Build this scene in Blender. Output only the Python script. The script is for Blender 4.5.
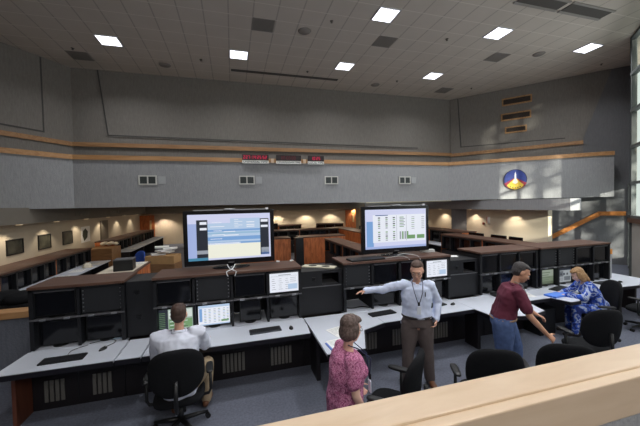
import bpy, bmesh, math, random
from mathutils import Vector, Matrix, noise
for o in list(bpy.data.objects): bpy.data.objects.remove(o)
scene = bpy.context.scene
COL = scene.collection
PI = math.pi
rnd = random.Random(7)

# ------------------------------------------------------------------ camera
EYE = Vector((0, 0, 2.6))
FPX = 306.0
psi, pit, rol = math.atan(87/FPX), math.atan(8.5/FPX), 0.022
d = Vector((math.sin(psi)*math.cos(pit), math.cos(psi)*math.cos(pit), -math.sin(pit)))
r0 = Vector((math.cos(psi), -math.sin(psi), 0)); u0 = r0.cross(d)
rr = r0*math.cos(rol) - u0*math.sin(rol); uu = u0*math.cos(rol) + r0*math.sin(rol)
cd = bpy.data.cameras.new('camera'); cam = bpy.data.objects.new('camera', cd); COL.objects.link(cam)
cd.sensor_fit = 'HORIZONTAL'; cd.sensor_width = 36; cd.lens = FPX/640*36; cd.clip_start = 0.05; cd.clip_end = 300
cam.matrix_world = Matrix(((rr.x, uu.x, -d.x, EYE.x), (rr.y, uu.y, -d.y, EYE.y), (rr.z, uu.z, -d.z, EYE.z), (0, 0, 0, 1)))
scene.camera = cam

# ------------------------------------------------------------------ view, world, sun, daylight
scene.view_settings.view_transform = 'Standard'; scene.view_settings.look = 'None'
scene.view_settings.gamma = 1; scene.view_settings.use_curve_mapping = False
scene.view_settings.exposure = 0.0
w = bpy.data.worlds.new('sky'); scene.world = w; w.use_nodes = True
w.node_tree.nodes['Background'].inputs[0].default_value = (0.80, 0.86, 0.82, 1)
w.node_tree.nodes['Background'].inputs[1].default_value = 1.0
sd = bpy.data.lights.new('sun', 'SUN'); sd.energy = 10.0; sd.angle = 0.02; sd.color = (1, 0.93, 0.82)
sun = bpy.data.objects.new('sun', sd); COL.objects.link(sun)
sun.rotation_euler = Vector((0.20, 1.0, -0.22)).to_track_quat('-Z', 'Y').to_euler()
sun.location = (4, -14, 9)

def area(name, loc, aim, sx, sy, power, color=(1, 1, 1), spread=PI):
    l = bpy.data.lights.new(name, 'AREA'); l.shape = 'RECTANGLE'; l.size = sx; l.size_y = sy; l.energy = power; l.color = color; l.spread = spread
    o = bpy.data.objects.new(name, l); COL.objects.link(o); o.location = loc
    o.rotation_euler = Vector(aim).to_track_quat('-Z', 'Y').to_euler(); return o
# unseen fill light added behind the camera, and daylight from the tall windows along the right side
area('rear_fill', (0.8, -3.6, 5.6), (0.12, 1, -0.55), 8, 2.5, 230, (1.0, 0.97, 0.93))
area('daylight_right_window', (8.5, 0.6, 4.2), (-1, 0.35, -0.40), 6, 4.0, 100, (0.94, 0.97, 1.0))
area('daylight_diagonal_window', (10.75, 5.45, 4.2), (-0.69, 0.72, -0.15), 3.4, 5, 70, (0.92, 0.96, 1.0))

# ------------------------------------------------------------------ materials
MATS = {}
def lin(c): return tuple(((v/255)/12.92 if v/255 <= 0.04045 else ((v/255+0.055)/1.055)**2.4) for v in c)
def mat(name, col, rough=0.6, metal=0.0, emit=0.0, ecol=None, var=0.0, vscale=8.0, bump=0.0, bscale=60.0, spec=0.5, coat=0.0, alpha=None):
    """principled material, optional procedural colour variation and bump; colours are sRGB 0-255"""
    if name in MATS: return MATS[name]
    m = bpy.data.materials.new(name); m.use_nodes = True; MATS[name] = m
    nt = m.node_tree; b = nt.nodes['Principled BSDF']
    c = lin(col)
    b.inputs['Base Color'].default_value = (*c, 1); b.inputs['Roughness'].default_value = rough
    b.inputs['Metallic'].default_value = metal; b.inputs['Specular IOR Level'].default_value = spec
    if coat: b.inputs['Coat Weight'].default_value = coat
    if emit:
        b.inputs['Emission Color'].default_value = (*lin(ecol or col), 1); b.inputs['Emission Strength'].default_value = emit
    if var:
        tc = nt.nodes.new('ShaderNodeTexCoord'); nz = nt.nodes.new('ShaderNodeTexNoise'); nz.inputs['Scale'].default_value = vscale; nz.inputs['Detail'].default_value = 5
        nt.links.new(tc.outputs['Object'], nz.inputs['Vector'])
        rp = nt.nodes.new('ShaderNodeValToRGB'); nt.links.new(nz.outputs[0], rp.inputs[0])
        rp.color_ramp.elements[0].position = 0.3; rp.color_ramp.elements[1].position = 0.7
        rp.color_ramp.elements[0].color = (*[v*(1-var) for v in c], 1); rp.color_ramp.elements[1].color = (*[min(1, v*(1+var)) for v in c], 1)
        nt.links.new(rp.outputs[0], b.inputs['Base Color'])
    if bump:
        tc = nt.nodes.new('ShaderNodeTexCoord'); nz = nt.nodes.new('ShaderNodeTexNoise'); nz.inputs['Scale'].default_value = bscale; nz.inputs['Detail'].default_value = 3
        nt.links.new(tc.outputs['Object'], nz.inputs['Vector'])
        bp = nt.nodes.new('ShaderNodeBump'); bp.inputs['Strength'].default_value = bump; bp.inputs['Distance'].default_value = 0.02
        nt.links.new(nz.outputs[0], bp.inputs['Height']); nt.links.new(bp.outputs[0], b.inputs['Normal'])
    return m
def wood(name, col, dark, scale=3.0, rough=0.45, axis=(1, 12, 12), coat=0.0):
    if name in MATS: return MATS[name]
    m = bpy.data.materials.new(name); m.use_nodes = True; MATS[name] = m
    nt = m.node_tree; b = nt.nodes['Principled BSDF']; b.inputs['Roughness'].default_value = rough
    if coat: b.inputs['Coat Weight'].default_value = coat; b.inputs['Coat Roughness'].default_value = 0.25
    tc = nt.nodes.new('ShaderNodeTexCoord'); mp = nt.nodes.new('ShaderNodeMapping'); mp.inputs['Scale'].default_value = axis
    nz = nt.nodes.new('ShaderNodeTexNoise'); nz.inputs['Scale'].default_value = scale; nz.inputs['Detail'].default_value = 7; nz.inputs['Distortion'].default_value = 0.8
    rp = nt.nodes.new('ShaderNodeValToRGB'); rp.color_ramp.elements[0].color = (*lin(dark), 1); rp.color_ramp.elements[1].color = (*lin(col), 1)
    rp.color_ramp.elements[0].position = 0.32; rp.color_ramp.elements[1].position = 0.62
    nt.links.new(tc.outputs['Object'], mp.inputs[0]); nt.links.new(mp.outputs[0], nz.inputs['Vector']); nt.links.new(nz.outputs[0], rp.inputs[0]); nt.links.new(rp.outputs[0], b.inputs['Base Color'])
    return m
def fabric_panel(name, col, col2, seam=1.22, seamv=None):
    """wall cloth: fine vertical streaks, fine weave bump and faint panel seams by height and width"""
    m = bpy.data.materials.new(name); m.use_nodes = True; MATS[name] = m
    nt = m.node_tree; b = nt.nodes['Principled BSDF']; b.inputs['Roughness'].default_value = 0.95; b.inputs['Specular IOR Level'].default_value = 0.1
    tc = nt.nodes.new('ShaderNodeTexCoord'); mp = nt.nodes.new('ShaderNodeMapping'); mp.inputs['Scale'].default_value = (14, 14, 2.5)
    nz = nt.nodes.new('ShaderNodeTexNoise'); nz.inputs['Scale'].default_value = 2.0; nz.inputs['Detail'].default_value = 8; nz.inputs['Roughness'].default_value = 0.75
    rp = nt.nodes.new('ShaderNodeValToRGB'); rp.color_ramp.elements[0].color = (*lin(col2), 1); rp.color_ramp.elements[1].color = (*lin(col), 1)
    rp.color_ramp.elements[0].position = 0.35; rp.color_ramp.elements[1].position = 0.65
    nt.links.new(tc.outputs['Object'], mp.inputs[0]); nt.links.new(mp.outputs[0], nz.inputs['Vector']); nt.links.new(nz.outputs[0], rp.inputs[0]); nt.links.new(rp.outputs[0], b.inputs['Base Color'])
    n2 = nt.nodes.new('ShaderNodeTexNoise'); n2.inputs['Scale'].default_value = 40; n2.inputs['Detail'].default_value = 4
    nt.links.new(tc.outputs['Object'], n2.inputs['Vector'])
    bp = nt.nodes.new('ShaderNodeBump'); bp.inputs['Strength'].default_value = 0.5; bp.inputs['Distance'].default_value = 0.02
    nt.links.new(n2.outputs[0], bp.inputs['Height']); nt.links.new(bp.outputs[0], b.inputs['Normal'])
    return m
def ceiling_mat():
    m = bpy.data.materials.new('ceiling_tiles'); m.use_nodes = True
    nt = m.node_tree; b = nt.nodes['Principled BSDF']; b.inputs['Roughness'].default_value = 0.9
    tc = nt.nodes.new('ShaderNodeTexCoord'); sx = nt.nodes.new('ShaderNodeSeparateXYZ'); nt.links.new(tc.outputs['Object'], sx.inputs[0])
    def M(op, a, bb=None, c=None):
        n = nt.nodes.new('ShaderNodeMath'); n.operation = op
        for i, v in enumerate((a, bb, c)):
            if v is None: continue
            if isinstance(v, (int, float)): n.inputs[i].default_value = v
            else: nt.links.new(v, n.inputs[i])
        return n.outputs[0]
    def line(co, off, wd):
        f = M('FRACT', M('DIVIDE', M('SUBTRACT', co, off), 0.62))
        e = M('MINIMUM', f, M('SUBTRACT', 1.0, f)); return M('LESS_THAN', e, wd/0.62/2)
    lx = line(sx.outputs[0], 0.03-6.2*3, 0.035); ly = line(sx.outputs[1], 7.15-6.2*3, 0.022)
    mx = nt.nodes.new('ShaderNodeMix'); mx.data_type = 'RGBA'; nt.links.new(lx, mx.inputs[0])
    nz = nt.nodes.new('ShaderNodeTexNoise'); nz.inputs['Scale'].default_value = 1.3; nz.inputs['Detail'].default_value = 6; nt.links.new(tc.outputs['Object'], nz.inputs['Vector'])
    rp = nt.nodes.new('ShaderNodeValToRGB'); rp.color_ramp.elements[0].color = (*lin((192, 183, 172)), 1); rp.color_ramp.elements[1].color = (*lin((206, 197, 186)), 1)
    nt.links.new(nz.outputs[0], rp.inputs[0]); nt.links.new(rp.outputs[0], mx.inputs[6]); mx.inputs[7].default_value = (*lin((172, 164, 154)), 1)
    m2 = nt.nodes.new('ShaderNodeMix'); m2.data_type = 'RGBA'; nt.links.new(ly, m2.inputs[0]); nt.links.new(mx.outputs[2], m2.inputs[6]); m2.inputs[7].default_value = (*lin((218, 210, 200)), 1)
    nt.links.new(m2.outputs[2], b.inputs['Base Color'])
    return m
def glass_mat():
    m = bpy.data.materials.new('window_glass'); m.use_nodes = True; nt = m.node_tree
    for n in list(nt.nodes): nt.nodes.remove(n)
    o = nt.nodes.new('ShaderNodeOutputMaterial'); t = nt.nodes.new('ShaderNodeBsdfTransparent'); t.inputs[0].default_value = (0.9, 0.95, 0.92, 1)
    g = nt.nodes.new('ShaderNodeBsdfGlossy'); g.inputs['Roughness'].default_value = 0.02
    mx = nt.nodes.new('ShaderNodeMixShader'); mx.inputs[0].default_value = 0.06
    nt.links.new(t.outputs[0], mx.inputs[1]); nt.links.new(g.outputs[0], mx.inputs[2]); nt.links.new(mx.outputs[0], o.inputs[0]); return m

# ------------------------------------------------------------------ mesh helpers
class MB:
    def __init__(s): s.bm = bmesh.new(); s.mats = []
    def mi(s, m):
        if m is None: return 0
        if m not in s.mats: s.mats.append(m)
        return s.mats.index(m)
    def face(s, pts, m=None):
        f = s.bm.faces.new([s.bm.verts.new(p) for p in pts]); f.material_index = s.mi(m); return f
    def prism(s, poly, z0, z1, m=None, inset=0.0):
        """closed vertical prism over a plan polygon (list of x,y)"""
        n = len(poly); lo = [s.bm.verts.new((p[0], p[1], z0)) for p in poly]; hi = [s.bm.verts.new((p[0], p[1], z1)) for p in poly]
        fs = [s.bm.faces.new(lo[::-1]), s.bm.faces.new(hi)] + [s.bm.faces.new((lo[i], lo[(i+1) % n], hi[(i+1) % n], hi[i])) for i in range(n)]
        for f in fs: f.material_index = s.mi(m)
        return s
    def box(s, a, b, m=None, bev=0.0, M=None):
        x0, y0, z0 = a; x1, y1, z1 = b
        vs = [s.bm.verts.new(v) for v in ((x0, y0, z0), (x1, y0, z0), (x1, y1, z0), (x0, y1, z0), (x0, y0, z1), (x1, y0, z1), (x1, y1, z1), (x0, y1, z1))]
        fs = [s.bm.faces.new([vs[i] for i in q]) for q in ((3, 2, 1, 0), (4, 5, 6, 7), (0, 1, 5, 4), (1, 2, 6, 5), (2, 3, 7, 6), (3, 0, 4, 7))]
        k = s.mi(m)
        for f in fs: f.material_index = k
        if M is not None:
            for v in vs: v.co = M @ v.co
        if bev:
            es = list({e for f in fs for e in f.edges})
            r = bmesh.ops.bevel(s.bm, geom=es, offset=bev, segments=2, profile=0.5, affect='EDGES')
            for f in r['faces']: f.material_index = k
        return s
    def bar(s, p, q, wd, ht, m=None, up=(0, 0, 1)):
        """rectangular bar between two points"""
        p = Vector(p); q = Vector(q); t = (q-p).normalized(); upv = Vector(up); sd_ = t.cross(upv)
        if sd_.length < 1e-4: sd_ = t.cross(Vector((1, 0, 0)))
        sd_.normalize(); n = sd_.cross(t)
        k = s.mi(m); rings = []
        for c in (p, q): rings.append([s.bm.verts.new(c+sd_*a*wd/2+n*b*ht/2) for a, b in ((-1, -1), (1, -1), (1, 1), (-1, 1))])
        fs = [s.bm.faces.new(rings[0][::-1]), s.bm.faces.new(rings[1])] + [s.bm.faces.new((rings[0][i], rings[0][(i+1) % 4], rings[1][(i+1) % 4], rings[1][i])) for i in range(4)]
        for f in fs: f.material_index = k
        return s
    def tube(s, pts, r, m=None, n=8, radii=None, caps=True):
        pts = [Vector(p) for p in pts]; k = s.mi(m); prev = None; rings = []
        for i, p in enumerate(pts):
            t = (pts[min(i+1, len(pts)-1)]-pts[max(i-1, 0)]).normalized()
            if prev is None:
                a = t.cross(Vector((0, 0, 1)))
                if a.length < 1e-3: a = t.cross(Vector((1, 0, 0)))
            else: a = prev-t*prev.dot(t)
            a.normalize(); prev = a; b = t.cross(a); R = radii[i] if radii else r
            rings.append([s.bm.verts.new(p+(a*math.cos(2*PI*j/n)+b*math.sin(2*PI*j/n))*R) for j in range(n)])
        for i in range(len(rings)-1):
            for j in range(n):
                f = s.bm.faces.new((rings[i][j], rings[i][(j+1) % n], rings[i+1][(j+1) % n], rings[i+1][j])); f.smooth = True; f.material_index = k
        if caps:
            for rg in (rings[0][::-1], rings[-1]):
                f = s.bm.faces.new(rg); f.material_index = k
        return s
    def lathe(s, prof, c=(0, 0, 0), m=None, n=20):
        """profile of (r,z) from bottom to top around a vertical axis"""
        k = s.mi(m); rings = []
        for r_, z in prof: rings.append([s.bm.verts.new((c[0]+r_*math.cos(2*PI*j/n), c[1]+r_*math.sin(2*PI*j/n), c[2]+z)) for j in range(n)])
        for i in range(len(rings)-1):
            for j in range(n):
                f = s.bm.faces.new((rings[i][j], rings[i][(j+1) % n], rings[i+1][(j+1) % n], rings[i+1][j])); f.smooth = True; f.material_index = k
        for rg in (rings[0][::-1], rings[-1]):
            f = s.bm.faces.new(rg); f.material_index = k
        return s
    def pad(s, w_, h_, t_, m=None, M=None, n=24, p=3.2, bulge=0.35, curve=0.0):
        """rounded cushion in the local XZ plane, thickness along Y; curve bends the sides forward"""
        k = s.mi(m); M = M or Matrix.Identity(4); rings = []
        def P(u, ang, y):
            c_, s_ = math.cos(ang), math.sin(ang)
            x = abs(c_)**(2/p)*(1 if c_ >= 0 else -1)*w_/2*u; z = abs(s_)**(2/p)*(1 if s_ >= 0 else -1)*h_/2*u
            return M @ Vector((x, y + curve*(2*x/w_)**2, z))
        prof = [(0.0, -t_/2), (0.55, -t_/2), (0.86, -t_*0.46), (0.97, -t_*0.28), (1.0, 0), (0.97, t_*0.28), (0.86, t_*0.46), (0.55, t_/2), (0.0, t_/2)]
        for u, y in prof:
            if u == 0: rings.append([s.bm.verts.new(P(0, 0, y))])
            else: rings.append([s.bm.verts.new(P(u, 2*PI*j/n, y)) for j in range(n)])
        for i in range(len(rings)-1):
            A, B = rings[i], rings[i+1]
            for j in range(n):
                if len(A) == 1: f = s.bm.faces.new((A[0], B[(j+1) % n], B[j]))
                elif len(B) == 1: f = s.bm.faces.new((A[j], A[(j+1) % n], B[0]))
                else: f = s.bm.faces.new((A[j], A[(j+1) % n], B[(j+1) % n], B[j]))
                f.smooth = True; f.material_index = k
        return s
    def ball(s, c, rad, m=None, M=None, seg=14):
        r_ = bmesh.ops.create_uvsphere(s.bm, u_segments=seg, v_segments=max(6, seg*2//3), radius=1.0)
        k = s.mi(m); rx, ry, rz_ = rad if hasattr(rad, '__len__') else (rad,)*3
        T = Matrix.Translation(c) @ (M or Matrix.Identity(4)) @ Matrix.Diagonal((rx, ry, rz_, 1))
        for v in r_['verts']: v.co = T @ v.co
        for f in {f for v in r_['verts'] for f in v.link_faces}: f.smooth = True; f.material_index = k
        return s
    def build(s, name, m=None, parent=None, smooth=False, loc=None, rz=0.0, fix=True):
        if fix: bmesh.ops.recalc_face_normals(s.bm, faces=s.bm.faces)
        me = bpy.data.meshes.new(name); s.bm.to_mesh(me); s.bm.free()
        if s.mats and None not in s.mats:
            for x in s.mats: me.materials.append(x)
        elif m: me.materials.append(m)
        if smooth:
            for p_ in me.polygons: p_.use_smooth = True
        o = bpy.data.objects.new(name, me); COL.objects.link(o)
        if loc is not None: o.location = loc
        o.rotation_euler.z = rz
        if parent: o.parent = parent
        return o
def tag(o, label, cat, group=None):
    o['label'] = label; o['category'] = cat
    if group: o['group'] = group
    return o
def thing(name, label, cat, loc=(0, 0, 0), rz=0.0, group=None):
    o = bpy.data.objects.new(name, None); COL.objects.link(o); o.location = loc; o.rotation_euler.z = rz; o.empty_display_size = 0.1
    return tag(o, label, cat, group)
def struct(o): o['kind'] = 'structure'; return o
KIDS = {}
def dup(root, loc, rz, label, group=None):
    r = root.copy(); COL.objects.link(r); r.location = loc; r.rotation_euler = (0, 0, rz); r['label'] = label
    if group: r['group'] = group
    def rec(src, dst):
        for ch in [c for c in bpy.data.objects if c.parent == src]:
            c = ch.copy(); COL.objects.link(c); c.parent = dst; rec(ch, c)
    rec(root, r); return r

# colours
black = mat('console_black', (22, 23, 27), 0.5, spec=0.4, var=0.12, vscale=3)
blackp = mat('black_plastic', (18, 19, 21), 0.45)
darkscreen = mat('dark_screen_glass', (14, 15, 19), 0.12)
blackin = mat('console_interior', (16, 16, 19), 0.7)
charcoal = mat('chair_cloth', (20, 21, 24), 0.9, var=0.15, vscale=30, bump=0.3, bscale=200, spec=0.2)
rackp = mat('rack_panel_grey', (30, 32, 36), 0.55)
whitelam = mat('worktop_laminate', (200, 205, 216), 0.45, var=0.03, vscale=2)
vinyl = mat('worktop_edge', (20, 18, 26), 0.4)
woodtop = wood('console_walnut', (94, 66, 52), (72, 48, 38), 2.0, 0.5, (2, 9, 9))
woodback = wood('console_cherry', (206, 122, 70), (160, 86, 46), 2.0, 0.5, (6, 6, 1.2))
woodtrim = wood('rail_oak', (188, 144, 98), (168, 122, 78), 1.5, 0.5, (1, 8, 8))
woodtrim2 = wood('strip_oak', (168, 128, 88), (146, 106, 70), 1.5, 0.55, (1, 8, 8))
maple = wood('pale_maple', (214, 190, 162), (202, 176, 146), 0.9, 0.38, (2, 14, 14), coat=0.15)
silver = mat('brushed_steel', (170, 172, 176), 0.35, metal=0.8)
greymet = mat('grey_metal', (96, 96, 100), 0.5, metal=0.3)
chrome = mat('chrome', (200, 200, 205), 0.2, metal=1.0)
paper = mat('paper_white', (232, 232, 230), 0.8)
cable = mat('pale_cable', (190, 190, 190), 0.5)
carpet = mat('carpet_blue_grey', (118, 122, 136), 0.98, var=0.16, vscale=35, bump=0.6, bscale=350, spec=0.05)
# ================================================================== the hall
fab_up = fabric_panel('upper_wall_cloth', (134, 130, 125), (120, 116, 111))
fab_bal = fabric_panel('balcony_cloth', (164, 165, 167), (148, 149, 151))
fab_side = fabric_panel('side_wall_cloth', (122, 123, 126), (112, 113, 116))
under = mat('lower_wall_paint', (206, 194, 172), 0.9, var=0.04, vscale=2)
band = mat('bulkhead_paint', (124, 118, 108), 0.9, var=0.04, vscale=2)
soff = mat('soffit_paint', (120, 112, 102), 0.95)
sill_wall = mat('plaster_window_wall', (176, 172, 166), 0.9, var=0.06, vscale=2)
reveal = mat('shadow_gap', (74, 73, 72), 0.9)
frame_m = mat('window_frame_grey', (92, 96, 96), 0.5, metal=0.2)
H = 7.6
A = Vector((10.45, 12.85)); B = Vector((14.62, 8.02)); W0 = Vector((12.2, 6.65)); W1 = Vector((9.6, 4.15))
RX = 7.77
plan = [(-9, -5), (RX, -5), W1[:], W0[:], B[:], A[:], (-5.35, 12.85), (-9, 7.87)]
# floor
b = MB(); b.prism([(-9, -5), (RX, -5), W1[:], W0[:], B[:], (15.3, 24.2), (-9, 24.2)], -0.1, 0.0); struct(b.build('floor', carpet))
b = MB(); b.prism([(-9.1, -5.1), (RX+.14, -5.1), (9.75, 3.95), (12.3, 6.45), (14.9, 7.85), (14.85, 8.15), (10.55, 13.05), (-5.45, 13.05), (-9.15, 8.0)], H, H+0.12); struct(b.build('ceiling', ceiling_mat()))
def wall(name, p, q, z0, z1, m, t=0.12, side=1):
    """wall slab between plan points; the thickness grows away from the hall"""
    p = Vector(p[:2]); q = Vector(q[:2]); n = Vector((-(q-p).y, (q-p).x)).normalized()*t*side
    b = MB(); b.prism([p, q, q+n, p+n], z0, z1); return struct(b.build(name, m))
wall('wall_back', (-5.35, 12.85), A, 2.75, H, fab_up, side=1)
wall('wall_left', (-9, 7.87), (-5.35, 12.85), 2.75, H, fab_up, side=1)
wall('wall_right', A, B, 0, H, fab_side, side=1)
wall('wall_far_left', (-9, -5), (-9, 7.87), 0, H, fab_up, side=1)
wall('wall_left_lower', (-9, 8.05), (-6.2, 8.05), 0, 2.7, under, side=1)
wall('wall_under_left', (-6.2, 8.05), (-6.2, 24), 0, 2.7, under, side=1)
wall('wall_under_back', (-6.2, 24), (11.2, 24), 0, 2.7, under, side=1)
b = MB(); b.prism([(10.9, 8.34), (11.1, 8.34), (11.1, 10.75), (10.9, 10.75)], 0, 2.615); b.prism([(10.9, 10.755), (11.1, 10.755), (11.1, 24), (10.9, 24)], 0, 2.69); struct(b.build('wall_under_right', under))
wall('wall_rear', (RX, -5), (-9, -5), 0, H, fab_up, side=1)
# acoustic panel of the right wall, slanted at its far end, and the shadow lines round the raised panels
def on(a, c, t): return (a[0]+(c[0]-a[0])*t, a[1]+(c[1]-a[1])*t)
def slab(name, a, c, poly, m, t=0.05):
    """raised slab on a wall: poly of (s, z) with s measured along a->c, standing proud towards the hall"""
    a = Vector(a[:2]); c = Vector(c[:2]); u = (c-a).normalized(); n = Vector((u.y, -u.x))
    b = MB(); k = len(poly)
    lo = [b.bm.verts.new((*(a+u*s_ + n*0.001), z)) for s_, z in poly]; hi = [b.bm.verts.new((*(a+u*s_+n*t), z)) for s_, z in poly]
    b.bm.faces.new(lo); b.bm.faces.new(hi[::-1])
    for i in range(k): b.bm.faces.new((lo[i], lo[(i+1) % k], hi[(i+1) % k], hi[i]))
    return b.build(name, m)
LR = (B-A).length
struct(slab('trim_1', A, B, [(0.0, 2.9), (5.0, 2.9), (5.0, 5.02), (5.85, H-0.01), (0.0, H-0.01)], fab_up, 0.06))
struct(slab('trim_2', A, B, [(0.50, 5.25), (4.43, 5.14), (4.43, 5.10), (0.44, 5.21), (0.33, H-0.02), (0.37, H-0.02)], reveal, 0.063))
bo = (-5.35, 12.80)
struct(slab('trim_3', bo, (9.9, 12.80), [(0.82, H-0.02), (0.86, H-0.02), (1.11, 5.29), (13.9, 5.20), (13.9, 5.16), (1.07, 5.25)], reveal, 0.012))
LL = (Vector((-5.35, 12.85))-Vector((-9, 7.87))).length
struct(slab('trim_4', (-9, 7.87), (-5.35, 12.85), [(0.3, 5.20), (LL-0.9, 5.20), (LL-0.9, H-0.02), (LL-0.86, H-0.02), (LL-0.86, 5.15), (0.3, 5.15)], reveal, 0.012))
# the upper oak strip along the gallery wall
def strip(name, a, c, s0, s1, z0, z1, m, t):
    return struct(slab(name, a, c, [(s0, z0), (s1, z0), (s1, z1), (s0, z1)], m, t))
strip('trim_5', (-5.35, 12.8), (10.45, 12.8), 0, 15.8, 4.84, 4.99, woodtrim2, 0.05)
strip('trim_6', A, B, 0, 5.0, 4.80, 4.95, woodtrim2, 0.11)
strip('trim_7', (-9, 7.87), (-5.35, 12.85), 0, LL, 4.84, 4.99, woodtrim2, 0.05)

# balcony: parapet in three facets with an oak cap, its floor, and the low ceiling under it
b1 = Vector((-4.9, 11.65)); b2 = Vector((9.38, 11.72)); b0 = Vector((-8.55, 8.4)); b3 = Vector((13.85, 8.08))
def offs(p, dd): return (p[0]+dd[0], p[1]+dd[1])
inner = [(-8.65, 8.55), (-4.97, 11.8), (9.44, 11.87), (13.95, 8.19)]
outer = [b0, b1, b2, b3]
for i, (nm) in enumerate(('balcony_parapet_left', 'balcony_parapet_back', 'balcony_parapet_right')):
    b = MB(); b.prism([outer[i][:], outer[i+1][:], inner[i+1], inner[i]], 2.655, 4.22)
    struct(b.build('wall_'+nm, fab_bal))
    u = (outer[i+1]-outer[i]).normalized(); n = Vector((u.y, -u.x))*0.04
    b = MB(); b.prism([(outer[i]+n)[:], (outer[i+1]+n)[:], inner[i+1], inner[i]], 4.22, 4.37)
    struct(b.build('trim_%d' % (8+i), woodtrim))
b = MB(); b.prism([(-8.6, 8.5), (-4.93, 11.75), (9.41, 11.8), (13.9, 8.12), (13.95, 8.7), (10.4, 12.82), (9.95, 24), (-6.2, 24), (-6.2, 12.9), (-9.0, 8.5)], 2.70, 2.80)
struct(b.build('ceiling_balcony', soff))
# lower bulkheads under the balcony
b = MB(); b.box((-6.2, 8.1, 2.23), (-5.72, 23.15, 2.69)); struct(b.build('trim_11', band))
b = MB(); b.box((-5.71, 23.2, 2.20), (10.57, 23.95, 2.69)); struct(b.build('trim_12', band))
b = MB(); b.box((10.42, 7.25, 2.23), (10.9, 23.15, 2.62)); struct(b.build('trim_13', fab_bal))
# low wall with an oak cap left of the front consoles
b = MB(); b.box((-6.0, 5.66, 0), (-2.62, 5.78, 1.0)); struct(b.build('wall_low_left', fabric_panel('low_wall_cloth', (118, 122, 132), (104, 108, 118))))
b = MB(); b.box((-6.0, 5.60, 1.0), (-2.62, 5.86, 1.09)); struct(b.build('trim_14', woodtrim))
# viewing gallery floor under the camera and its rail
b = MB(); b.prism([(-5, -5), (7.75, -5), (8.86, .66), (-5, .66)], 0, .95); struct(b.build('floor_gallery', carpet))
b = MB(); b.box((-4.9, 0.715, 0.955), (8.88, 0.81, 1.93)); struct(b.build('wall_gallery_rail', fab_bal))
b = MB()
b.box((-4.95, 0.728, 1.93), (8.88, 0.842, 2.0), bev=0.006)
b.box((-4.95, 0.692, 1.86), (8.87, 0.732, 1.992), bev=0.005)
struct(b.build('trim_15', maple))

# windows: diagonal wall of tall glazing, entrance glazing beside it, solid sill walls
glass = glass_mat()
def glazing(name, p, q, z0, z1, zs, nx, frame=0.09):
    p = Vector(p[:2]); q = Vector(q[:2]); u = (q-p).normalized(); L = (q-p).length
    b = MB()
    def pt(s_, z): v = p+u*s_; return (v.x, v.y, z)
    for i in range(nx+1):
        s_ = L*i/nx; s_ = min(max(s_, frame/2), L-frame/2); b.bar(pt(s_, z0), pt(s_, z1), frame, 0.14, up=(u.x, u.y, 0))
    for z in [z0+0.04]+list(zs)+[z1-0.04]: b.bar(pt(frame, z), pt(L-frame, z), 0.14, 0.08)
    fr = b.build(name, frame_m); struct(fr)
    b = MB(); b.face([pt(0.05, z0+.04), pt(L-0.05, z0+.04), pt(L-0.05, z1-.04), pt(0.05, z1-.04)]); g = b.build('pane', glass, parent=fr)
    return fr
glazing('window_1', W1, W0, 1.96, H, (3.06, 4.20, 5.32, 6.46), 3, 0.08)
wall('wall_window', W1, W0, 0, 1.82, sill_wall, side=-1, t=0.25)
u = (W0-W1).normalized(); n = Vector((-u.y, u.x))
b = MB(); b.prism([(W1+n*0.10)[:], (W0+n*0.10)[:], (W0-n*0.26)[:], (W1-n*0.26)[:]], 1.82, 1.96); struct(b.build('trim_16', woodtop))
e0 = W0+Vector((0.32, 0.18))
glazing('window_2', e0, B, 0.25, 3.1, (2.0,), 3, 0.1)
wall('wall_entrance_low', e0, B, 0, 0.25, sill_wall, side=-1)
wall('wall_entrance_high', e0, B, 3.1, H, sill_wall, side=-1)
wall('wall_side', (RX, -5), W1, 0, 1.9, sill_wall, side=-1)
wall('wall_side_upper', (RX, -5), W1, 6.6, H, sill_wall, side=-1)
glazing('window_3', (RX, -5), W1, 1.9, 6.6, (3.5, 5.0), 8)
# oak handrail climbing the right wall
ur = (B-A).normalized(); nr = Vector((ur.y, -ur.x))
def rw(s_, z, off=0.09):
    v = A+ur*s_+nr*off; return (v.x, v.y, z)
b = MB(); b.bar(rw(2.6, 0.10), rw(5.50, 2.00), 0.05, 0.17); b.bar(rw(5.46, 2.0), rw(6.25, 2.0), 0.05, 0.16)
hr = tag(b.build('handrail', wood('handrail_oak', (206, 134, 66), (178, 106, 46), 1.5, 0.4, (2, 8, 8))), 'orange oak handrail climbing the dark right wall towards the windows', 'handrail')
for x, z in ((3.2, .49), (4.6, 1.41), (5.9, 2.0)):
    b = MB(); b.bar(rw(x, z, 0.005), rw(x, z, 0.09), 0.04, 0.04); b.build('bracket', greymet, parent=hr)

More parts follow.
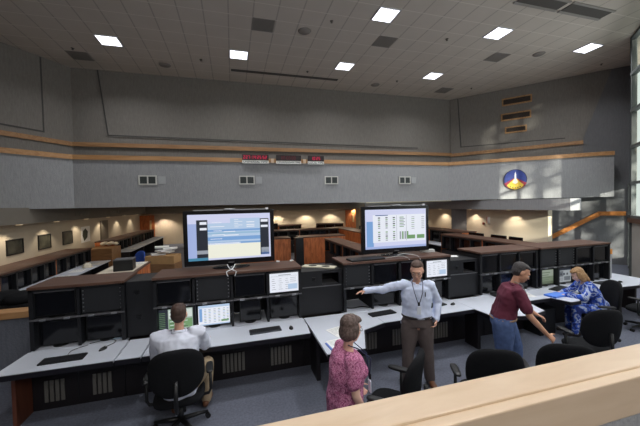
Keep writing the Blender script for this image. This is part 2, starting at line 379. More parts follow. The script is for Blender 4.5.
# ceiling fixtures
diff = mat('lamp_diffuser', (244, 246, 255), 0.5, emit=3.0)
vent_m = mat('vent_grey', (136, 130, 124), 0.7)
tframe = mat('lamp_frame', (190, 190, 192), 0.5)
def troffer(x, y):
    col = {-3: 'left', 0: 'centre left', 3: 'centre', 7: 'centre right', 11: 'right'}
    b = MB()
    fr = MB(); w_ = 0.60; t_ = 0.03
    for a, c in (((0, 0), (w_, t_)), ((0, w_-t_), (w_, w_)), ((0, t_), (t_, w_-t_)), ((w_-t_, t_), (w_, w_-t_))): fr.box((a[0], a[1], -0.02), (c[0], c[1], 0))
    return fr
lamp_spots = [(-3.69, 10.25, 'square ceiling light, farthest left of the row nearest the back wall'), (0.03, 10.25, 'square ceiling light above the left big screen, near the back wall'),
              (3.75, 10.25, 'square ceiling light just right of the long slot diffuser, near the back wall'), (7.47, 10.25, 'square ceiling light above the balcony corner, smallest in view'),
              (3.75, 7.15, 'square ceiling light at the top of the photo, largest and nearest in view'), (7.47, 7.15, 'square ceiling light between the two dark grilles on the right of the ceiling'),
              (11.19, 7.15, 'square ceiling light closest to the tall window at right')]
proto = None
for x, y, lb in lamp_spots + [(xx, yy, 'square ceiling light over the front of the hall') for xx in (0.03, 3.75, 7.47) for yy in (4.05, 0.95)]:
    grp = 'square ceiling lights' if 'front of the hall' not in lb else 'lights over the front of the hall'
    if proto is None:
        proto = thing('ceiling_light', lb, 'ceiling light', (x, y, H), 0, grp)
        troffer(0, 0).build('frame', tframe, parent=proto)
        b = MB(); b.box((0.03, 0.03, -0.014), (0.57, 0.57, -0.002)); b.build('diffuser', diff, parent=proto)
        b = MB()
        for k in (0.21, 0.39): b.box((k-0.008, 0.03, -0.018), (k+0.008, 0.57, -0.0145))
        b.build('louvre', tframe, parent=proto)
    else: dup(proto, (x, y, H), 0, lb, grp)
    area('ceiling_light_glow', (x+0.3, y+0.3, H-0.06), (0, 0, -1), 0.5, 0.5, 52, (0.97, 0.98, 1.0), 2.5)
def ceil_grille(x, y, w_, h_, lb, nslat=10):
    t = thing('ceiling_vent', lb, 'ceiling vent', (x, y, H), 0, 'square ceiling vents')
    b = MB(); b.box((0, 0, -0.012), (w_, h_, -0.001)); b.build('frame', vent_m, parent=t)
    b = MB()
    for i in range(nslat): b.box((0.03, 0.03+(h_-0.06)*i/nslat, -0.02), (w_-0.03, 0.045+(h_-0.06)*i/nslat, -0.0125))
    b.build('slats', mat('vent_slat', (120, 115, 110), 0.7), parent=t)
for x, y, lb in ((-4.93, 11.5, 'square grey ceiling vent in the far left corner of the ceiling'), (0.65, 8.39, 'square grey ceiling vent above and between the two left lights'),
                 (4.37, 8.39, 'square grey ceiling vent beside the nearest ceiling light'), (8.71, 8.39, 'square grey ceiling vent left of the right wall vents'), (8.95, 11.5, 'small square grey ceiling vent near the right corner of the back wall')):
    ceil_grille(x, y, 0.6, 0.6, lb)
b = MB(); b.box((0.08, 11.68, H-0.02), (4.2, 11.84, H-0.002)); tag(b.build('slot_diffuser', mat('slot_dark', (84, 80, 76), 0.8)), 'long dark slot diffuser in the ceiling in front of the back wall', 'ceiling vent')
for x0, x1, lb in ((7.0, 8.35, 'long dark return grille at the top edge of the photo, left one of two'), (8.5, 9.95, 'long dark return grille at the top right of the ceiling, right one of two')):
    t = thing('return_grille', lb, 'ceiling vent', (x0, 5.85, H), 0, 'long return grilles')
    b = MB(); b.box((0, 0, -0.02), (x1-x0, 0.30, -0.001)); b.build('opening', mat('slot_dark', (84, 80, 76), 0.8), parent=t)
    b = MB(); b.box((-0.03, 0.30, -0.028), (x1-x0+0.03, 0.38, -0.001)); b.box((-0.03, -0.06, -0.028), (x1-x0+0.03, 0.0, -0.001)); b.build('frame', mat('grille_frame', (150, 146, 140), 0.7), parent=t)
for i, (x, y, lb) in enumerate(((-2.14, 11.9, 'round dark ceiling speaker between the two left lights'), (2.13, 8.7, 'round dark ceiling speaker beside the square vent over the hall centre'), (5.93, 11.9, 'round dark ceiling speaker close to the back wall'),
                (10.26, 8.16, 'round dark ceiling speaker left of the rightmost light'))):
    b = MB(); b.lathe([(0.02, -0.03), (0.17, -0.02), (0.19, -0.001)], (0, 0, 0), None, 20); tag(b.build('ceiling_speaker', vent_m, loc=(x, y, H)), lb, 'speaker', 'round ceiling speakers')
for x, y, lb in ((-4.62, 11.3, 'tiny dark sprinkler head beside the far left ceiling vent'), (-0.9, 11.2, 'tiny dark sprinkler head left of the second light'), (2.74, 8.06, 'tiny dark sprinkler head left of the nearest light'), (2.84, 11.28, 'tiny dark sprinkler head above the slot diffuser'),
                 (6.48, 8.09, 'tiny dark sprinkler head left of the second right light'), (6.63, 11.33, 'tiny dark sprinkler head left of the smallest light'), (10.3, 11.3, 'tiny dark sprinkler head near the right wall vents'), (13.35, 8.2, 'tiny dark sprinkler head by the tall window')):
    b = MB(); b.lathe([(0.02, -0.05), (0.035, -0.045), (0.012, -0.03), (0.02, -0.015), (0.05, -0.001)], (0, 0, 0), None, 12); tag(b.build('sprinkler', mat('sprinkler_dark', (90, 84, 78), 0.5), loc=(x, y, H)), lb, 'sprinkler', 'ceiling sprinklers')

# balcony front: vents, clocks, emblem
white_fr = mat('vent_frame_white', (206, 206, 200), 0.6); vdark = mat('vent_dark', (70, 76, 76), 0.6)
def wall_vent(x, lb, cover=True, w_=0.56):
    t = thing('wall_vent', lb, 'wall vent', (x, 11.665, 3.40), 0, 'double vents on the balcony front')
    b = MB(); 
    for a in ((0, 0, w_, .04), (0, .28, w_, .32), (0, .04, .04, .28), (w_-.04, .04, w_, .28), (w_/2-.02, .04, w_/2+.02, .28)): b.box((a[0], -0.03, a[1]), (a[2], -0.001, a[3]))
    b.build('frame', white_fr, parent=t)
    b = MB(); b.box((.04, -.012, .04), (w_/2-.02, -.001, .28)); b.box((w_/2+.02, -.012, .04), (w_-.04, -.001, .28))
    for i in range(7): b.box((.04, -.022, .05+i*.033), (w_/2-.02, -.0125, .062+i*.033)); b.box((w_/2+.02, -.022, .05+i*.033), (w_-.04, -.0125, .062+i*.033))
    b.build('louvre', vdark, parent=t)
    if cover:
        b = MB(); b.box((w_+.05, -.012, .03), (w_+.27, -.001, .29)); b.build('cover_plate', mat('cover_plate', (172, 174, 176), 0.7), parent=t)
wall_vent(-3.04, 'white framed double vent, leftmost on the balcony front'); wall_vent(0.25, 'white framed double vent above the left big screen')
wall_vent(3.54, 'white framed double vent right of centre on the balcony front', False); wall_vent(6.85, 'white framed double vent near the right corner of the balcony front')
led_case = mat('led_case', (26, 10, 14), 0.4); led_red = mat('led_red', (150, 16, 50), 0.5, emit=0.55, ecol=(225, 20, 80)); led_dim = mat('led_dim', (70, 10, 24), 0.5, emit=0.25, ecol=(120, 10, 30))
def text_mesh(txt, size, m, parent, loc, rx=PI/2, rz=0.0, name='lettering', depth=0.002, width=None):
    c = bpy.data.curves.new('t', 'FONT'); c.body = txt; c.size = size; c.extrude = depth; c.align_x = 'CENTER'; c.align_y = 'CENTER'
    o = bpy.data.objects.new('t', c); COL.objects.link(o); dg = bpy.context.evaluated_depsgraph_get(); dg.update()
    me = bpy.data.meshes.new_from_object(o.evaluated_get(dg)); bpy.data.objects.remove(o)
    me.materials.clear(); me.materials.append(m)
    if width and len(me.vertices):
        xs = [v.co.x for v in me.vertices]; s_ = width/(max(xs)-min(xs))
        for v in me.vertices: v.co.x *= s_
    n = bpy.data.objects.new(name, me); COL.objects.link(n); n.location = loc; n.rotation_euler = (rx, 0, rz)
    if parent: n.parent = parent
    return n
SEG = {'0': 'abcdef', '1': 'bc', '2': 'abged', '3': 'abgcd', '4': 'fgbc', '5': 'afgcd', '6': 'afgedc', '7': 'abc', '8': 'abcdefg', '9': 'abcdfg'}
def seven(b, ch, x, z, h):
    w_ = h*0.5; t = h*0.13
    if ch == ':':
        for k in (.3, .7): b.box((x+w_*.1, -.066, z+h*k-t/2), (x+w_*.1+t, -.0605, z+h*k+t/2))
        return w_*0.5
    S = {'a': (0, h-t, w_, h), 'g': (0, h/2-t/2, w_, h/2+t/2), 'd': (0, 0, w_, t), 'f': (0, h/2, t, h), 'b': (w_-t, h/2, w_, h), 'e': (0, 0, t, h/2), 'c': (w_-t, 0, w_, h/2)}
    for s_ in SEG[ch]:
        q = S[s_]; b.box((x+q[0], -.066, z+q[1]), (x+q[2], -.0605, z+q[3]))
    return w_*1.45
lab_white = mat('sign_white', (236, 236, 232), 0.7); lab_ink = mat('sign_ink', (40, 40, 44), 0.7)
for x0, x1, digits, lit, cap, lb in ((0.38, 1.34, '227:14:25:52', True, 'UNIVERSAL TIME', 'red digital clock on the balcony front marked universal time'), (1.62, 2.58, '00:00:00', False, 'COUNTDOWN TIME', 'unlit digital clock in the middle marked countdown time'),
                                  (2.85, 3.5, '10:25', True, 'LOCAL TIME', 'short red digital clock at right marked local time')):
    t = thing('digital_clock', lb, 'clock', ((x0+x1)/2, 11.62, 4.17), 0, 'digital clocks on the balcony rail'); W_ = x1-x0
    b = MB(); b.box((-W_/2, -.06, .12), (W_/2, .0, .33), bev=0.008); b.build('case', led_case, parent=t)
    b = MB(); hh = 0.12; tot = sum(hh*.5*(.5 if c == ':' else 1.45) for c in digits); x = -tot/2
    for c in digits: x += seven(b, c, x, 0.165, hh)
    b.build('digits', led_red if lit else led_dim, parent=t)
    b = MB(); b.box((-W_/2, -.05, 0), (W_/2, .0, .115)); s_ = b.build('name_plate', lab_white, parent=t)
    text_mesh(cap, 0.10, lab_ink, s_, (0, -.052, .055), width=W_*0.92)
for x in (1.48, 2.715):
    b = MB(); b.box((x-.05, 11.57, 4.20), (x+.05, 11.61, 4.36)); tag(b.build('rail_block', maple), 'small pale wooden block between the %s clocks' % ('universal and countdown' if x < 2 else 'countdown and local'), 'wood block', 'blocks between the clocks')
# emblem on the right facet
ub = (b3-b2).normalized(); ang = math.atan2(ub.y, ub.x)
em = thing('emblem', 'round blue and yellow mission emblem with white rocket on the balcony front', 'emblem', (11.33, 10.045, 3.465), ang)
def disc(b, r_, y0, y1, m, n=48, a0=0, a1=2*PI, ex=1.0):
    pts = [(r_*math.cos(a0+(a1-a0)*i/n)*ex, r_*math.sin(a0+(a1-a0)*i/n)) for i in range(n + (0 if a1-a0 > 6.2 else 1))]
    prismy(b, pts, y0, y1, m)
def prismy(b, pts, y0, y1, m):
    n = len(pts); lo = [b.bm.verts.new((p[0], y0, p[1])) for p in pts]; hi = [b.bm.verts.new((p[0], y1, p[1])) for p in pts]; k = b.mi(m)
    for f in [b.bm.faces.new(lo), b.bm.faces.new(hi[::-1])]+[b.bm.faces.new((lo[i], lo[(i+1) % n], hi[(i+1) % n], hi[i])) for i in range(n)]: f.material_index = k
R_ = 0.42
blue = mat('emblem_blue', (38, 58, 136), 0.6, var=0.15, vscale=12); red = mat('emblem_red', (150, 40, 60), 0.6); yel = mat('emblem_yellow', (236, 200, 70), 0.6, var=0.15, vscale=12); orange = mat('emblem_orange', (226, 130, 50), 0.6); navy = mat('emblem_navy', (24, 28, 70), 0.6)
b = MB(); disc(b, R_, 0.0, 0.03, orange, a0=-2.62, a1=-0.52); b.build('flame_rim', None, parent=em)
b = MB(); disc(b, R_, -0.005, 0.028, navy); b.build('outer_ring', None, parent=em)
b = MB(); disc(b, R_*0.93, -0.012, -0.006, blue); b.build('field', None, parent=em)
b = MB(); prismy(b, [(-.40, -.16), (-.06, .04), (.06, .04), (.40, -.16), (.33, -.28), (.22, -.36), (-.22, -.36), (-.33, -.28)], -.017, -.013, red); b.build('red_wing', None, parent=em)
b = MB(); prismy(b, [(-.30, -.24), (-.05, .02), (.05, .02), (.30, -.24), (.20, -.36), (0, -.43), (-.20, -.36)], -.022, -.018, yel); b.build('exhaust', None, parent=em)
b = MB(); prismy(b, [(-.11, -.12), (-.03, .03), (.03, .03), (.11, -.12), (0, -.2)], -.026, -.023, mat('emblem_pale', (240, 236, 210), 0.6)); b.build('exhaust_core', None, parent=em)
b = MB(); prismy(b, [(-.035, 0), (.035, 0), (.028, .2), (0, .33), (-.028, .2)], -.031, -.027, mat('emblem_white', (225, 228, 235), 0.6)); b.build('rocket', None, parent=em)
b = MB()
for k in range(5):
    a_ = -2.1+0.26*k*1.0; b.box((math.cos(a_)*.35-.018, -.027, math.sin(a_)*.35-.02), (math.cos(a_)*.35+.018, -.0225, math.sin(a_)*.35+.02), navy)
b.build('rim_marks', None, parent=em)
# three wood framed grilles on the upper right wall
angR = math.atan2(ur.y, ur.x)
for s0, s1, z0, z1, lb in ((2.19, 3.31, 6.84, 7.17, 'oak framed dark air grille on the right wall, top one of three'), (2.15, 3.28, 6.17, 6.50, 'oak framed dark air grille on the right wall, middle one of three'), (2.30, 3.125, 5.60, 5.89, 'smaller oak framed dark air grille on the right wall, bottom one of three')):
    p = A+ur*s0+nr*0.06; t = thing('air_grille', lb, 'wall vent', (p.x, p.y, z0), angR, 'framed grilles on the right wall'); W_ = s1-s0; h_ = z1-z0; f_ = .055
    b = MB(); b.box((0, -.05, 0), (W_, -.002, f_)); b.box((0, -.05, h_-f_), (W_, -.002, h_)); b.box((0, -.05, f_), (f_, -.002, h_-f_)); b.box((W_-f_, -.05, f_), (W_, -.002, h_-f_)); b.build('frame', wood('grille_wood', (176, 136, 92), (150, 112, 72), 2, 0.5, (6, 6, 6)), parent=t)
    b = MB(); b.box((f_, -.01, f_), (W_-f_, -.002, h_-f_))
    for i in range(5): b.box((f_, -.03, f_+.01+i*(h_-2*f_)/5), (W_-f_, -.0105, f_+.025+i*(h_-2*f_)/5))
    b.build('louvre', mat('grille_dark', (60, 50, 44), 0.7), parent=t)
# small vents on the left bulkhead
for y in (13.6, 17.0):
    b = MB(); 
    for i in range(4): b.box((-5.719, y+i*.32, 2.38), (-5.70, y+.26+i*.32, 2.52))
    tag(b.build('bulkhead_vent', mat('bulkhead_vent', (122, 118, 110), 0.7)), 'pale row of slots in the left bulkhead, %s of two' % ('nearer' if y < 15 else 'farther'), 'wall vent', 'vents in the left bulkhead')
# wall washers: recessed downlights in the low ceiling close to the walls
def washer(loc, aim, lb, e=34):
    b = MB(); b.lathe([(0.05, -.03), (0.07, -.03), (0.085, -.001)], (0, 0, 0), None, 16); tag(b.build('downlight', mat('downlight_trim', (200, 190, 170), 0.5, emit=0.25, ecol=(255, 220, 170)), loc=loc), lb, 'downlight', 'recessed wall washers')
    l = bpy.data.lights.new('downlight_beam', 'SPOT'); l.energy = e; l.color = (1.0, 0.86, 0.68); l.spot_size = 1.95; l.spot_blend = 0.45; l.shadow_soft_size = 0.05
    o = bpy.data.objects.new('downlight_beam', l); COL.objects.link(o); o.location = (loc[0]+aim[0]*.02, loc[1]+aim[1]*.02, loc[2]-.06); o.rotation_euler = Vector(aim).to_track_quat('-Z', 'Y').to_euler()
for y in (9.2, 10.6, 12.5, 14.7, 17.0, 19.3, 21.6): washer((-5.80, y, 2.23), (-.12, 0, -1), 'recessed downlight washing the left wall above the framed pictures', 22)
for y in (9.65, 11.75, 13.85, 16.0, 18.2): washer((10.55, y, 2.23), (.12, 0, -1), 'recessed downlight washing the sunlit wall under the right balcony')
for x in (-4.66, -1.8, 1.0, 3.3, 5.57, 7.7, 9.6): washer((x, 23.40, 2.20), (0, .12, -1), 'recessed downlight washing the far back wall', 95)
# warm downlights of the low ceiling under the balcony
for x in (-3.5, 0.0, 3.5, 7.0):
    for y in (14.0, 17.5, 21.0):
        area('downlight_glow', (x, y, 2.66), (0, 0, -1), 0.3, 0.3, 11 if x < 0 else 24, (1.0, 0.84, 0.64))
# far doors
for x, z1, lb in ((-5.7, 2.1, 'x'), (9.3, 2.1, 'x')):
    b = MB(); b.box((x-.45, 23.5, 0), (x+.45, 23.54, z1)); s_ = struct(b.build('door_%d' % (1 if x < 0 else 2), woodback))
    b = MB(); b.box((x+.15, 23.48, 1.1), (x+.27, 23.499, 1.75)); b.build('pane', mat('door_pane', (230, 210, 160), 0.3), parent=s_)
    b = MB(); b.tube([(x-.36, 23.44, 1.0), (x-.24, 23.44, 1.0)], .012); b.build('handle', chrome, parent=s_)
b = MB(); b.box((-6.2, 17.1, 0), (-6.14, 17.95, 2.05)); struct(b.build('door_3', mat('grey_door', (112, 104, 92), 0.6)))
# framed pictures on the left wall
for y0, y1, z0, z1, style, lb in ((10.72, 11.45, 1.33, 1.78, 0, 'dark framed landscape photograph, nearest on the left wall'), (12.2, 12.92, 1.30, 1.79, 1, 'dark framed grey photograph, second along the left wall'),
                                (13.7, 14.42, 1.28, 1.79, 2, 'dark framed grey photograph, third along the left wall'), (15.17, 16.0, 1.19, 1.87, 3, 'white poster with a dark shape, beside the grey door')):
    t = thing('wall_poster' if style == 3 else 'framed_picture', lb, 'poster' if style == 3 else 'picture', (-6.2, y0, z0), 0)
    W_ = y1-y0; h_ = z1-z0
    if style < 3:
        b = MB(); b.box((0, 0, 0), (.03, W_, .035)); b.box((0, 0, h_-.035), (.03, W_, h_)); b.box((0, 0, .035), (.03, .035, h_-.035)); b.box((0, W_-.035, .035), (.03, W_, h_-.035)); b.build('frame', blackp, parent=t)
        b = MB(); b.box((.002, .035, .035), (.015, W_-.035, h_-.035)); b.build('print', mat('photo_print_%d' % style, ((62, 62, 54), (78, 78, 66), (68, 68, 58))[style], 0.5, var=0.55, vscale=5), parent=t)
    else:
        b = MB(); b.box((.002, 0, 0), (.01, W_, h_)); b.build('sheet', mat('poster_white', (250, 248, 242), 0.6), parent=t)
        b = MB(); k = b.mi(None); pts = [(.25, .05), (.55, .2), (.62, .45), (.4, .6), (.18, .5), (.12, .3)]
        b2_ = [b.bm.verts.new((.012, p_[0], p_[1])) for p_ in pts]; b.bm.faces.new(b2_); b3_ = [b.bm.verts.new((.0105, p_[0], p_[1])) for p_ in pts]; b.bm.faces.new(b3_[::-1])
        b.build('dark_figure', mat('poster_dark', (70, 74, 60), 0.7), parent=t)
# strobe and call point
t = thing('fire_strobe', 'white fire alarm strobe with red edge on the sunlit wall under the balcony', 'fire alarm', (10.9, 10.98, 1.60))
b = MB(); b.box((-.05, -.05, 0), (-.001, .05, .29), bev=0.006); b.build('body', mat('strobe_white', (235, 230, 226), 0.4), parent=t)
b = MB(); b.box((-.045, .052, 0), (-.001, .085, .29)); b.build('backing', mat('alarm_red', (200, 60, 50), 0.5), parent=t)
b = MB(); b.box((10.85, 11.21, 1.53), (10.899, 11.31, 1.63), bev=0.008); tag(b.build('call_point', mat('alarm_dark_red', (120, 50, 40), 0.5)), 'small dark red call point left of the fire strobe', 'fire alarm')

# ------------------------------------------------------------------ trees outside the glazing
leafm = mat('leaf_green', (86, 110, 62), .8, var=.3, vscale=3); bark = mat('bark', (96, 80, 66), .9, var=.2, vscale=6)
def tree(x, y, zc, r_, n_, lb, seed):
    g = random.Random(seed); t = thing('tree', lb, 'tree', (x, y, -1.0), 0)
    b = MB(); b.tube([(0, 0, 0), (.1, .05, 2.2), (0, 0, zc-.5+1), (.1, 0, zc+1.5)], .2, None, 10, radii=[.26, .2, .14, .05])
    for k in range(7):
        a = 2*PI*k/7; b.tube([(0, 0, zc-.2+.15*k), (math.cos(a)*r_*.5, math.sin(a)*r_*.5, zc+.6+.2*k), (math.cos(a)*r_*.85, math.sin(a)*r_*.85, zc+1.2+.25*k)], .06, None, 6, radii=[.08, .05, .02])
    b.build('trunk', bark, parent=t)
    b = MB()
    for k in range(n_):
        low = k < n_*.07
        v = Vector((g.gauss(0, 1), g.gauss(0, 1), g.gauss(0, 1))).normalized()*r_*g.random()**.4; v.z = v.z*1.35+zc+1.3-(2.6 if low else 0)
        s_ = g.uniform(.10, .22); M = Matrix.Rotation(g.uniform(0, 6.3), 3, 'Z') @ Matrix.Rotation(g.uniform(-1, 1), 3, 'X')
        b.face([v+M @ Vector(q)*s_ for q in ((-1, 0, 0), (0, -.5, .1), (1, 0, 0), (0, .5, .1))])
    b.build('crown', leafm, parent=t, fix=False)
tree(8.4, -8.2, 9.1, 2.0, 3000, 'leafy tree outside the tall right hand windows, nearer the gallery', 3)
tree(11.6, -3.4, 4.5, 2.0, 1500, 'leafy tree outside the entrance glazing', 5)
b = MB(); b.prism([(12.13, 6.67), (12.25, 6.56), (12.58, 6.74), (12.50, 6.87)], 0, H); struct(b.build('trim_17', frame_m))
# ================================================================== front consoles
YF = 4.85            # front face of the equipment racks
ZT = 1.60
def vent_mesh(x, z, w_=0.34, h_=0.24, y=4.77, n=5):
    b = MB(); st = w_/n
    for i in range(n):
        b.box((x+i*st+.006, y-.012, z), (x+(i+1)*st-.012, y-.001, z+h_))
        for k in range(8): b.box((x+i*st+.01, y-.017, z+.012+k*h_/8), (x+(i+1)*st-.016, y-.0125, z+.022+k*h_/8))
    return b
ventm = mat('vent_grille_grey', (104, 102, 98), 0.6)
def front_console(x0, x1, nb, lb, kinds, vents, lside=False, rside=False):
    """rack console: nb bays; kinds = per bay upper content: 'open' or 'rack'"""
    t = thing('control_console', lb, 'console', (x0, YF, 0), 0, 'control consoles of the front row')
    W_ = x1-x0; D = 0.62; bw = W_/nb; fr = .035
    b = MB()                                              # carcass: sides, dividers, back, base
    for i in range(nb+1):
        x = i*bw; a = max(0, x-fr/2) if 0 < i < nb else (0 if i == 0 else W_-fr*1.3); c = a+(fr if 0 < i < nb else fr*1.3)
        b.box((a, 0, .76), (c, D, 1.56))
    b.box((0, D-.02, .76), (W_, D, 1.56)); b.box((0, 0, 1.535), (W_, D, 1.562))
    b.build('carcass', black, parent=t)
    b = MB(); b.box((0, .001, .7125), (W_, D, .75)); b.build('deck', whitelam, parent=t)
    b = MB(); b.box((0, -.08, 0), (W_, D, .712)); bs = b.build('base_cabinet', mat('base_black', (26, 22, 26), 0.55, spec=0.4), parent=t)
    for vx in vents:
        v = vent_mesh(0, 0, w_=.24 if x1 < 0 else .34, h_=.28, y=0, n=4 if x1 < 0 else 6); o = v.build('vent_grille', ventm, parent=bs); o.location = (vx-x0, -.081, .10)
    for i in range(nb+1):
        b = MB(); b.box((max(0.0, i*bw-.008), -.084, .03), (min(W_, i*bw+.008), -.0805, .70)); b.build('panel_joint', blackp, parent=bs)
    b = MB(); b.box((-.005, -.015, 1.563), (W_+.005, D+.01, 1.60), bev=.004); b.build('wood_top', woodtop, parent=t)
    b = MB(); b.box((0, .005, 1.152), (W_, .55, 1.168)); b.box((0, -.008, 1.150), (W_, .004, 1.170), silver if False else greymet); 
    for f in b.bm.faces: pass
    b.build('shelf', greymet, parent=t)
    for i in range(nb):
        xa = i*bw+.03; xb = (i+1)*bw-.03
        if kinds[i] == 'rack':
            b = MB(); b.box((xa, .03, 1.19), (xb, .055, 1.53)); rp_ = b.build('rack_panel', rackp, parent=t)
            b = MB()
            for k in range(6):
                z = 1.22+k*.055
                for x in (xa+.02, xb-.02): b.lathe([(.008, 0), (.006, .004)], (0, 0, 0), None, 8) if False else b.box((x-.007, .022, z-.007), (x+.007, .0295, z+.007))
            b.build('screws', silver, parent=rp_)
        else:
            b = MB(); b.box((xa+.02, .018, 1.515), (xb-.02, .03, 1.53)); b.build('bay_light_strip', greymet, parent=t)
        for x in (xa+.12, xb-.10):
            b = MB(); b.box((x-.035, -.02, 1.146), (x+.035, -.0085, 1.174), bev=.004); b.build('shelf_clip', silver, parent=t)
    return t
front_console(-2.60, -1.50, 2, 'black two bay control console at the far left of the front row, walnut top', ['open', 'rack'], (-2.43, -1.89))
front_console(-1.14, 1.04, 4, 'black four bay control console under the left big screen, facing the seated man', ['open', 'rack', 'open', 'open'], (-.95, -.22, .50))
front_console(1.77, 3.91, 4, 'black four bay control console under the right big screen, behind the man pointing', ['rack', 'open', 'open', 'open'], (1.99, 2.62, 3.43))
front_console(4.60, 6.06, 3, 'black control console behind the man in the maroon shirt', ['open', 'open', 'open'], (5.0,))
front_console(6.13, 8.20, 4, 'black control console at the right end of the row, before the woman in blue', ['rack', 'rack', 'open', 'open'], ())
# angled filler units between the consoles
def filler(x0, x1, top, lb, latches, cubby=None):
    t = thing('filler_cabinet', lb, 'cabinet', (x0+.004, YF+.06, 0), 0, 'filler cabinets between the consoles'); W_ = x1-x0-.008
    b = MB()
    if cubby:
        c0, c1, z0, z1 = cubby
        b.box((0, 0, .76), (W_, .03, z0)); b.box((0, 0, z1), (W_, .03, top)); b.box((0, 0, z0), (c0, .03, z1)); b.box((c1, 0, z0), (W_, .03, z1))
        b.box((0, .031, top-.02), (W_, .55, top)); b.box((0, .4, .76), (W_, .42, top-.021)); b.box((0, .031, .76), (.02, .399, top-.021)); b.box((W_-.02, .031, .76), (W_, .399, top-.021))
    else: b.box((0, 0, .76), (W_, .55, top), bev=.006)
    b.build('body', black, parent=t)
    b = MB(); b.box((0, -.14, 0), (W_, .55, .712)); b.build('base_cabinet', MATS['base_black'], parent=t)
    for x, z in latches:
        b = MB(); b.box((x-.03, -.012, z-.03), (x+.03, -.001, z+.03), bev=.004); b.build('latch', mat('latch_dark', (12, 12, 14), 0.3), parent=t)
    if cubby:
        b = MB(); b.box((c0, .02, z0-.012), (c1, .38, z0-.001)); b.build('cubby_shelf', greymet, parent=t)
        b = MB(); b.box((.02, -.012, z0-.03), (W_-.02, -.001, z0-.014)); b.build('seam_rail', greymet, parent=t)
filler(-1.50, -1.14, 1.56, 'narrow black filler cabinet with two square latches, left of the seated man', [(.14, 1.40), (.15, 1.05)])
filler(1.04, 1.77, 1.49, 'black filler cabinet with an open cubby, left of the pointing hand', [(.22, 1.36)], (.36, .66, 1.25, 1.44))
filler(3.91, 4.60, 1.47, 'black filler cabinet with an open cubby, left of the man in maroon', [(.20, 1.33)], (.34, .62, 1.22, 1.42))

# worktops: white laminate slabs with a dark edge
def worktop(poly, lb, z=.75, name='worktop'):
    b = MB(); b.prism(poly, z-.032, z); t = tag(b.build(name, whitelam), lb, 'worktop', 'white worktops of the front row')
    front = [i for i in range(len(poly)) if max(poly[i][1], poly[(i+1) % len(poly)][1]) < 4.6]
    b = MB(); n = len(poly)
    cx = sum(p[0] for p in poly)/n; cy = sum(p[1] for p in poly)/n
    for i in front:
        p = Vector(poly[i]); q = Vector(poly[(i+1) % n]); u_ = (q-p).normalized(); nn = Vector((u_.y, -u_.x))
        if nn.dot((p+q)/2-Vector((cx, cy))) < 0: nn = -nn
        b.prism([p[:], q[:], (q+nn*.016)[:], (p+nn*.016)[:]], z-.062, z-.004)
    if front: b.build('edge_strip', vinyl, parent=t)
    return t
worktop([(-2.66, 4.25), (-1.46, 4.25), (-1.46, 4.845), (-2.62, 4.845)], 'white worktop at the far left with a keyboard and mouse on it')
worktop([(-1.442, 4.25), (-1.162, 4.25), (-1.162, 4.845), (-1.442, 4.845)], 'narrow white worktop left of the seated man')
worktop([(-1.143, 4.25), (1.02, 4.25), (1.05, 4.55), (1.05, 4.845), (-1.143, 4.845)], 'white worktop in front of the seated man in the white shirt')
worktop([(1.068, 3.57), (1.58, 3.57), (1.80, 4.10), (2.2, 4.25), (2.2, 4.845), (1.068, 4.845)], 'white worktop wing with papers beside the woman in pink')
worktop([(2.207, 4.25), (3.93, 4.29), (3.93, 4.845), (2.207, 4.845)], 'white worktop behind the pointing man')
worktop([(3.937, 4.29), (3.96, 3.93), (4.5, 3.75), (4.95, 3.85), (5.1, 4.32), (5.1, 4.845), (3.937, 4.845)], 'white worktop wing beside the man in maroon')
worktop([(5.107, 4.32), (5.70, 4.32), (5.80, 4.02), (6.02, 4.02), (6.32, 4.30), (6.5, 4.38), (6.5, 4.845), (5.107, 4.845)], 'white worktop with the blue folder on it')
worktop([(6.507, 4.38), (7.3, 4.40), (8.20, 4.34), (8.95, 4.66), (8.95, 5.34), (8.22, 5.34), (8.22, 4.845), (6.507, 4.845)], 'white worktop at the right end beyond the woman in blue')
# wing pedestals under the worktops
def pedestal(poly, lb, m=None):
    b = MB(); b.prism(poly, 0.0, .684); return tag(b.build('desk_pedestal', m or MATS['base_black']), lb, 'desk support')
pedestal([(1.12, 4.30), (1.18, 4.30), (1.18, 4.66), (1.12, 4.66)], 'black panel supporting the worktop wing beside the woman in pink')
pedestal([(4.06, 4.35), (4.12, 4.35), (4.12, 4.66), (4.06, 4.66)], 'black panel supporting the worktop wing left of the man in maroon')
b = MB(); b.box((-2.595, 4.46, 0), (-2.555, 4.765, .684)); tag(b.build('desk_end_panel', wood('end_panel_wood', (112, 64, 46), (86, 46, 32), 2, .5, (6, 6, 1))), 'reddish brown end panel under the far left worktop', 'desk support')
b = MB(); b.box((8.84, 4.75, 0), (8.90, 5.2, .715)); tag(b.build('desk_end_panel', MATS['base_black']), 'black end panel under the right end of the worktops', 'desk support')
b = MB(); b.box((5.55, 4.40, .0), (5.95, 4.76, .50), bev=.02); tag(b.build('computer_tower', blackp), 'black computer tower on the floor under the worktop with the blue folder', 'computer')
b = MB(); b.box((8.32, 4.95, .752), (8.42, 5.3, 1.30)); tag(b.build('end_post', mat('post_pale', (168, 170, 172), 0.6)), 'pale grey post standing at the right end of the consoles', 'post')
b = MB(); b.box((8.32, 4.95, 1.302), (8.44, 5.2, 1.42)); tag(b.build('orange_box', mat('box_orange', (206, 134, 60), 0.7)), 'small orange box on the grey post at the end of the consoles', 'box')

